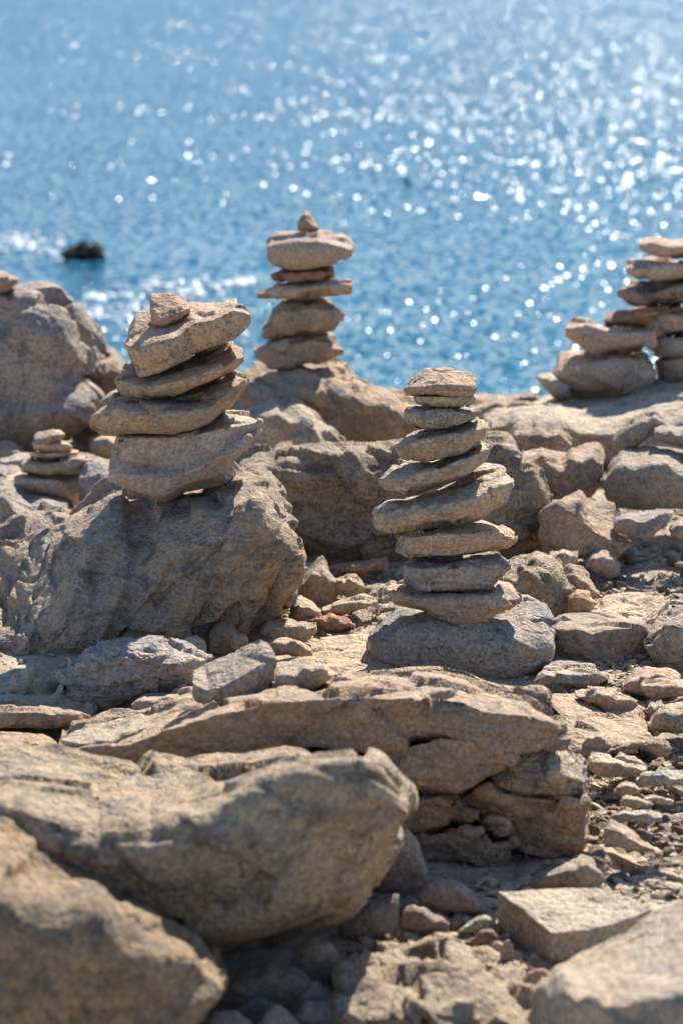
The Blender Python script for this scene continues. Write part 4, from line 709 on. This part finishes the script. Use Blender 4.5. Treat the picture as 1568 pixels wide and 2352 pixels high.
for lab, t_, b_, dc_ in (
  ('sunlit tan block at the bottom edge left of the streaky bedrock', [(800,2310),(830,2272),(880,2266),(915,2290)], [(800,2390),(860,2400),(915,2390)], None),
  ('flat-topped tan stone at the bottom edge below the streaky bedrock', [(935,2330),(960,2312),(1030,2316),(1070,2345)], [(935,2400),(1000,2405),(1070,2400)], None),
  ('dark-faced lump on the right part of the streaky bedrock', [(1055,2300),(1075,2268),(1120,2262),(1160,2290)], [(1055,2345),(1110,2352),(1160,2345)], None),
  ('pale shard at the upper left end of the streaky bedrock', [(795,2212),(815,2190),(850,2186),(880,2215)], [(795,2262),(840,2275),(890,2268)], None)):
    stone(lab, t_, b_, 'tan', dc=dc_, res=0.006, tint=(1.1,1.05,.98), rnd=0.008, facet=0.16, ncell=20)

# ------------------------------------------------------------------ rock and floating speck in the sea
def sea_stone(label, u, v, w, h, mat, tint, seed):
    d = ground_d(u, v, SEA_Z); k = d / F
    rock('sea_rock', label, 'rock', [[1.0, [(u-w*.5, v-h*.3),(u-w*.3, v-h*.62),(u-w*.12,v-h*.55),(u+w*.05, v-h*.95),(u+w*.2,v-h*.7),(u+w*.36,v-h*.95),(u+w*.5,v-h*.35)]], [0.0,[(u-w*.55,v-h*.2),(u,v-h*.4),(u+w*.52,v-h*.25)]], [0.05,[(u-w*.6,v+h*.35),(u,v+h*.4),(u+w*.55,v+h*.3)]]], d, w*k*.7, mat, res=w*k/60, rnd=w*k*.008, facet=0.5, ncell=40, limit=0.07, crack=w*k*.03, fine=w*k*.05, lump=.05, tint=tint, seed=seed)
sea_stone('dark jagged rock breaking the water surface at left', 190, 592, 88, 44, 'dark', (.16, .16, .15), 155)
sea_stone('tiny dark rock tip far out on the glittering water', 934, 419, 13, 12, 'dark', (.35, .3, .28), 132)  # a small floating thing, only shaped with the rock builder

# white flecks added on the shallows, standing in for glitter on the ripples
def glint_material():
    m = bpy.data.materials.new('white_glint'); m.use_nodes = True; nt = m.node_tree; bs = nt.nodes['Principled BSDF']
    n = nd(nt, 'ShaderNodeTexNoise'); n.inputs['Scale'].default_value = 40
    cr = nd(nt, 'ShaderNodeValToRGB'); e = cr.color_ramp.elements; e[0].color = (.55, .62, .66, 1); e[1].color = (.85, .87, .88, 1)
    nt.links.new(n.outputs[0], cr.inputs[0]); nt.links.new(cr.outputs[0], bs.inputs['Base Color']); bs.inputs['Roughness'].default_value = .6
    return m
fr_ = np.random.RandomState(9); pts = []
for (x0, x1, y, n, sy_) in ((-2.15, -1.2, 23.9, 26, .25), (-2.3, -1.25, 22.6, 46, .35), (-1.9, -0.7, 24.6, 26, .2), (-1.5, -0.5, 21.6, 18, .5), (-3.35, -2.7, 27.4, 44, .45), (-3.0, -2.6, 26.4, 10, .3)):
    for k in range(n):
        pts.append((fr_.uniform(x0, x1), y + fr_.normal(scale=sy_), fr_.uniform(.008, .034) * fr_.uniform(.6, 1.6)))
a8 = np.linspace(0, 2 * math.pi, 9)[:-1]; V, Q = [], []
for x, y, r in pts:
    i0 = len(V); st = fr_.uniform(1.2, 3.0)
    V.append((x, y, SEA_Z + .012 + .25 * r))
    for ring, zz in ((.55, .2 * r + .01), (1.0, -.004)):
        for t in a8:
            q = r * ring * fr_.uniform(.75, 1.25); V.append((x + st * q * math.cos(t), y + 1.6 * q * math.sin(t), SEA_Z + zz))
    for k in range(8):
        k2 = (k + 1) % 8
        Q += [(i0, i0 + 1 + k, i0 + 1 + k2), (i0 + 1 + k, i0 + 9 + k, i0 + 9 + k2), (i0 + 1 + k, i0 + 9 + k2, i0 + 1 + k2)]
fo = bpy.data.objects.new('sea_foam', mesh_from('sea_foam', np.array(V), np.array(Q), glint_material())); C.objects.link(fo)
tag(fo, 'white flecks standing in for glitter on the shallow water at left', 'glint', kind='stuff')

# ------------------------------------------------------------------ loose rubble: every stone its own object, sharing a few shapes
rr = random.Random(4); rs = np.random.RandomState(4)
def rubble_mesh(seed, sub, flat):
    bm = bmesh.new(); bmesh.ops.create_icosphere(bm, subdivisions=sub, radius=0.5)
    V = np.array([v.co[:] for v in bm.verts]); Q = np.array([[v.index for v in f.verts] for f in bm.faces]); bm.free()
    r = np.random.RandomState(seed)
    V *= np.array([1.0, r.uniform(0.6, 0.9), flat])
    for k in range(13):
        n = r.normal(size=3) * np.array([1, 1, 1.4]); n /= np.linalg.norm(n)
        d = V @ n; t = d.max() * r.uniform(0.55, 0.86); o = d > t
        V[o] -= np.outer(d[o] - t, n)
    V += normals(V, Q)[:, :] * (0.035 * fbm(V * 3.5, 4, seed, 0.6))[:, None]
    V[:, 2] -= V[:, 2].min()
    return V, Q
SH = []
for k in range(12):
    V, Q = rubble_mesh(200 + k, 4, (0.3, 0.42, 0.55, 0.7)[k % 4])
    SH.append({m_: None for m_ in M}); SH[-1]['g'] = (V, Q)
def rubble_data(k, mat):
    if SH[k][mat] is None:
        SH[k][mat] = mesh_from('rubble_shape', *SH[k]['g'], M[mat]); SH[k][mat].set_sharp_from_angle(angle=math.radians(38))
    return SH[k][mat]
def free(x, y, r):
    for a, b, c, d in FOOT:
        m = 0.12
        if a + (b - a) * m < x < b - (b - a) * m and c + (d - c) * m < y < d - (d - c) * m: return False
    return True
PLACED = []
MARKS = [('the long sunlit slab', 1450, 1975), ('the sunlit tan shelf', 1360, 1690), ('the crusted stone', 1507, 1717), ('the long pale shard', 1415, 1760), ('the thick pale shard', 1520, 1790),
 ('the stepped boulder end', 1320, 1830), ('the broad pale flag', 1460, 1878), ('the pointed tan slab', 1450, 1930), ('the flat-topped pale block', 1310, 2110), ('the fist-shaped stone', 1385, 1295),
 ('the white-topped wedge', 1445, 1400), ('the pitted edge boulder', 1530, 1470), ('the striped boulder', 1230, 1350), ('the curved shard', 1330, 1335), ('the violet-grey stone', 1478, 1205),
 ('the triangular block', 1345, 1220), ('the flat-topped brown block', 1380, 1490), ('the ragged flat stone', 1308, 1560), ('the split layered stone', 1400, 1615), ('the rust-marked stone', 1495, 1565),
 ('the dry grass', 1475, 1675), ('the pyramid stone', 732, 1340), ('the rust-red stone', 764, 1432), ('the notched pale stone', 663, 1448), ('the long pale wedge', 803, 1390), ('the reddish slab', 820, 1300),
 ('the tall stack', 1040, 1400), ('the big left boulder', 560, 1450), ('the streaky bedrock', 1000, 2260), ('the nearest boulder', 450, 2300), ('the dark shaded block', 732, 2215), ('the greenish stone', 1095, 2125),
 ('the lower right boulder', 1300, 2300), ('the elongated stone', 300, 1560), ('the whitish stone', 78, 1575), ('the flat grey slab', 70, 1650), ('the tumbled block', 540, 1560), ('the blunt-ended stone', 250, 1685),
 ('the square sunlit-rimmed block', 1290, 1085), ('the rounded edge boulder', 1480, 1100), ('the tipped oblong stone', 1465, 990), ('the rusty-topped stone', 1235, 1010), ('the small left stack', 110, 1080), ('the leaning stack', 400, 1060), ('the mottled grey rock', 660, 990)]
RUB = []
def name_rubble():
    seen = {}
    for o, u, v, px, mat, k, noun in RUB:
        m = min(MARKS, key=lambda q: (q[1] - u) ** 2 + (1.6 * (q[2] - v)) ** 2); dx, dy = u - m[1], (v - m[2]) * 1.6
        rel = ('right of' if dx > 0 else 'left of') if abs(dx) > abs(dy) else ('just before' if dy > 0 else 'just behind')
        size = 'tiny' if px < 22 else 'small' if px < 36 else 'palm-sized' if px < 55 else 'larger'
        tone = {'pale': 'pale', 'pink': 'pinkish', 'tan': 'brownish', 'warm': 'orange-tan', 'grey': 'grey'}[mat]
        shape = ('thin flat', 'flat', 'blocky', 'chunky')[k % 4]
        seen.setdefault((f'{size} {tone} {shape} {noun} {rel} {m[0]}', o['group']), []).append((u, o))
    taken = {}
    for (lab, g), l in seen.items():
        l.sort(key=lambda q: q[0]); n = len(l)
        w = {1: [''], 2: [', left one of two', ', right one of two'], 3: [', leftmost of three', ', middle of three', ', rightmost of three']}.get(n) or [f', {q} from its left' for q in ('first', 'second', 'third', 'fourth', 'fifth', 'sixth', 'seventh', 'eighth', 'ninth')][:n]
        for i, (u, o) in enumerate(l): o['label'] = lab + (w[i] if i < len(w) else '')
def scatter(n, u0, u1, v0, v1, lo, hi, mats, name, label, group, flat=True, tint=(1, 1, 1), big=1.8, tilt=0.22):
    done = 0
    for t in range(n * 50):
        if done >= n: break
        u, v = rr.uniform(u0, u1), rr.uniform(v0, v1); d = ground_d(u, v)
        p = at(u, v, d); s = (lo + (hi - lo) * rr.random() ** big) * d / F
        if not free(p[0], p[1], s): continue
        if any((p[0] - a) ** 2 + (p[1] - b) ** 2 < (0.27 * (s + c)) ** 2 for a, b, c in PLACED): continue
        PLACED.append((p[0], p[1], s)); done += 1
        k = rr.choice([i for i in range(12) if i % 4 < (2 if flat else 4)]); mt = rr.choice(mats)
        o = bpy.data.objects.new(name, rubble_data(k, mt)); C.objects.link(o); RUB.append((o, u, v, s * F / d, mt, k, 'shard' if 'shard' in name else 'stone'))
        z = float(ground_z(np.array([p[0]]), np.array([p[1]]))[0])
        o.location = (p[0], p[1], z - 0.07 * s); o.scale = (s * rr.uniform(.85, 1.2), s * rr.uniform(.85, 1.2), s * rr.uniform(.8, 1.25))
        o.rotation_euler = (rr.gauss(0, tilt), rr.gauss(0, tilt), rr.uniform(0, 6.28))
        q = rr.uniform(.82, 1.15); w = rr.uniform(-.05, .05); o.color = (tint[0] * q * (1 + w), tint[1] * q, tint[2] * q * (1 - w), 1)
        tag(o, label, 'stone', group)
scatter(270, 1300, 1620, 1690, 2010, 20, 90, ['pale', 'pale', 'warm', 'tan'], 'stone_shard', 'small pale shard among the sunlit scatter right of the cracked boulder', 'shards right of the cracked boulder', tint=(1.05, 1.02, .98), big=1.15)
scatter(95, 1330, 1620, 1225, 1440, 16, 62, ['pale', 'pale', 'tan', 'warm'], 'rubble_stone', 'small rubble stone on the gravelly patch right of the tall stack', 'rubble right of the tall stack', flat=False, big=1.2, tint=(1.06, 1.03, 1.0))
scatter(35, 1240, 1620, 1470, 1690, 12, 45, ['pale', 'warm', 'tan'], 'rubble_stone', 'small stone in the gaps between the blocks below the flat-topped brown block', 'rubble among the right-hand blocks', flat=False)
scatter(45, 590, 950, 1290, 1500, 12, 48, ['pale', 'pink', 'warm'], 'rubble_stone', 'small pale rubble stone between the big left boulder and the tall stack', 'rubble between the two stacks', flat=False)
scatter(50, 470, 1300, 2110, 2420, 25, 85, ['tan', 'pink', 'pale'], 'rubble_stone', 'blurred loose stone near the bottom edge', 'rubble at the bottom edge', flat=False)
scatter(25, -40, 480, 1570, 1740, 14, 55, ['tan', 'pink', 'warm'], 'rubble_stone', 'small stone in the gaps around the elongated grey stone', 'rubble around the elongated stone', flat=False)
scatter(30, 1120, 1600, 985, 1240, 18, 60, ['pink', 'tan', 'grey'], 'rubble_stone', 'loose stone in the shady gaps between the far right boulders', 'rubble among the far right boulders', flat=False)
scatter(18, -40, 560, 985, 1140, 16, 55, ['pink', 'tan', 'grey'], 'rubble_stone', 'loose stone on the ground around the small far left stack', 'rubble around the small left stack', flat=False)

name_rubble()

# gravel nobody could count
ic = bmesh.new(); bmesh.ops.create_icosphere(ic, subdivisions=1, radius=0.5)
IV = np.array([v.co[:] for v in ic.verts]); IQ = np.array([[v.index for v in f.verts] for f in ic.faces]); ic.free()
N = 15000
gu = rs.uniform(-1.7, 1.7, N); gyy = rs.uniform(3.8, 10.2, N); sz = rs.uniform(0.004, 0.011, N) * (1 + 1.2 * rs.random_sample(N) ** 4)
gz = ground_z(gu, gyy)
rot = rs.uniform(0, 6.28, N); cs, sn = np.cos(rot), np.sin(rot)
B = IV[None] * (1 + rs.uniform(-.3, .3, (N, len(IV), 1))) * np.stack([sz * rs.uniform(.8, 1.5, N), sz * rs.uniform(.7, 1.1, N), sz * rs.uniform(.4, .9, N)], 1)[:, None]
V = np.stack([B[..., 0] * cs[:, None] - B[..., 1] * sn[:, None] + gu[:, None], B[..., 0] * sn[:, None] + B[..., 1] * cs[:, None] + gyy[:, None], B[..., 2] + gz[:, None] + 0.15 * sz[:, None]], -1).reshape(-1, 3)
Q = (IQ[None] + (np.arange(N) * len(IV))[:, None, None]).reshape(-1, 3)
gr = bpy.data.objects.new('gravel', mesh_from('gravel', V, Q, M['pale'], False)); C.objects.link(gr); gr.color = (.92, .9, .86, 1)
tag(gr, 'fine pale gravel lying between the stones', 'gravel', kind='stuff')

# broken chips too many to count, thickest where the scree lies
N = 5200
zone = rs.randint(0, 10, N)
cx = np.where(zone < 4, rs.uniform(0.40, 0.98, N), np.where(zone < 7, rs.uniform(0.50, 1.0, N), np.where(zone < 8, rs.uniform(-0.22, 0.16, N), rs.uniform(-0.25, 0.42, N))))
cy = np.where(zone < 4, rs.uniform(4.85, 6.0, N), np.where(zone < 7, rs.uniform(6.0, 8.3, N), np.where(zone < 8, rs.uniform(6.4, 7.4, N), rs.uniform(4.05, 4.95, N))))
ok = np.array([free(a, c, 0.0) for a, c in zip(cx, cy)]); cx, cy = cx[ok], cy[ok]; N = len(cx)
cz = ground_z(cx, cy); sz = rs.uniform(0.011, 0.026, N) * (1 + 0.8 * rs.random_sample(N) ** 3); rot = rs.uniform(0, 6.28, N); cs, sn = np.cos(rot), np.sin(rot)
B = IV[None] * (1 + rs.uniform(-.38, .38, (N, len(IV), 1))) * np.stack([sz * rs.uniform(1.0, 1.8, N), sz * rs.uniform(.7, 1.2, N), sz * rs.uniform(.25, .6, N)], 1)[:, None]
tx, ty = rs.normal(scale=.3, size=N), rs.normal(scale=.3, size=N)
bx, by = B[..., 0] * cs[:, None] - B[..., 1] * sn[:, None], B[..., 0] * sn[:, None] + B[..., 1] * cs[:, None]
V = np.stack([bx + cx[:, None], by + cy[:, None], B[..., 2] + bx * tx[:, None] + by * ty[:, None] + (cz + 0.12 * sz)[:, None]], -1).reshape(-1, 3)
Q = (IQ[None] + (np.arange(N) * len(IV))[:, None, None]).reshape(-1, 3)
ch = bpy.data.objects.new('stone_chips', mesh_from('stone_chips', V, Q, M['pale'], False)); C.objects.link(ch); ch.color = (1, .98, .94, 1)
tag(ch, 'small broken chips strewn over the ground between the stones', 'chips', kind='stuff')

# the same stony shore going on beyond both sides of the view, one mass
fb = np.random.RandomState(31); Vs, Qs, nv = [], [], 0
shp = [rubble_mesh(300 + k, 3, (0.45, 0.6, 0.75)[k % 3]) for k in range(6)]
while len(Vs) < 190:
    y = fb.uniform(2.6, 9.9); x = fb.choice([-1, 1]) * fb.uniform(0.124 * y + 0.34, 0.124 * y + 2.6); s_z = 0.05 + 0.42 * fb.random_sample() ** 2.2
    if abs(x) - 0.124 * y < 0.25 + 0.9 * s_z: continue
    A, QA = shp[fb.randint(6)]; t = fb.uniform(0, 6.28); c_, n_ = math.cos(t), math.sin(t)
    A = A * s_z * fb.uniform(.8, 1.2, 3); z = float(ground_z(np.array([x]), np.array([y]))[0]) - 0.08 * s_z
    Vs.append(np.stack([A[:, 0] * c_ - A[:, 1] * n_ + x, A[:, 0] * n_ + A[:, 1] * c_ + y, A[:, 2] + z], 1)); Qs.append(QA + nv); nv += len(A)
me = mesh_from('stony_shore', np.concatenate(Vs), np.concatenate(Qs), M['tan']); me.set_sharp_from_angle(angle=math.radians(38))
fo = bpy.data.objects.new('rubble', me); C.objects.link(fo); tag(fo, 'stony rubble continuing along the shore on both sides', 'rubble', kind='stuff')

# dry grass
def straw_material():
    m = bpy.data.materials.new('dry_straw'); m.use_nodes = True; nt = m.node_tree
    bs = nt.nodes['Principled BSDF']; n = nd(nt, 'ShaderNodeTexNoise'); n.inputs['Scale'].default_value = 60
    cr = nd(nt, 'ShaderNodeValToRGB'); e = cr.color_ramp.elements
    e[0].position, e[0].color = .35, (.30, .19, .07, 1); e[1].position, e[1].color = .65, (.55, .42, .2, 1)
    nt.links.new(n.outputs[0], cr.inputs[0]); nt.links.new(cr.outputs[0], bs.inputs['Base Color']); bs.inputs['Roughness'].default_value = .7
    return m
MS = straw_material()
def tuft(label, u, v, d, n, ln):
    b0 = at(u, v, d); V, Q = [], []
    for k in range(n):
        a = rr.uniform(0, 6.28); l = ln * rr.uniform(.5, 1.1); lean = rr.uniform(.2, 1.1); w = 0.0011
        st = np.array([rr.gauss(0, .008), rr.gauss(0, .008), -0.004])
        i0 = len(V)
        for j in range(5):
            t = j / 4
            c = st + l * np.array([math.cos(a) * lean * t * (0.4 + t), math.sin(a) * lean * t * (0.4 + t), t * (1 - .35 * lean * t)])
            sd = np.array([-math.sin(a), math.cos(a), 0]) * w * (1.05 - t); up = np.array([math.cos(a), math.sin(a), 0.3]) * w * .5 * (1.05 - t)
            V += [c + sd, c + up, c - sd]
        for j in range(4):
            for e in range(3):
                Q.append([i0 + j * 3 + e, i0 + j * 3 + (e + 1) % 3, i0 + j * 3 + 3 + (e + 1) % 3, i0 + j * 3 + 3 + e])
    o = bpy.data.objects.new('dry_grass', mesh_from('dry_grass', np.array(V), np.array(Q), MS)); C.objects.link(o); o.location = b0.tolist()
    tag(o, label, 'grass', kind='thing')
tuft('tuft of dry straw-coloured grass between the stones near the right edge', 1474, 1682, 5.86, 26, 0.04)
tuft('thin dry orange stalks in the dark hollow under the cracked boulder', 1082, 2030, 5.1, 8, 0.05)
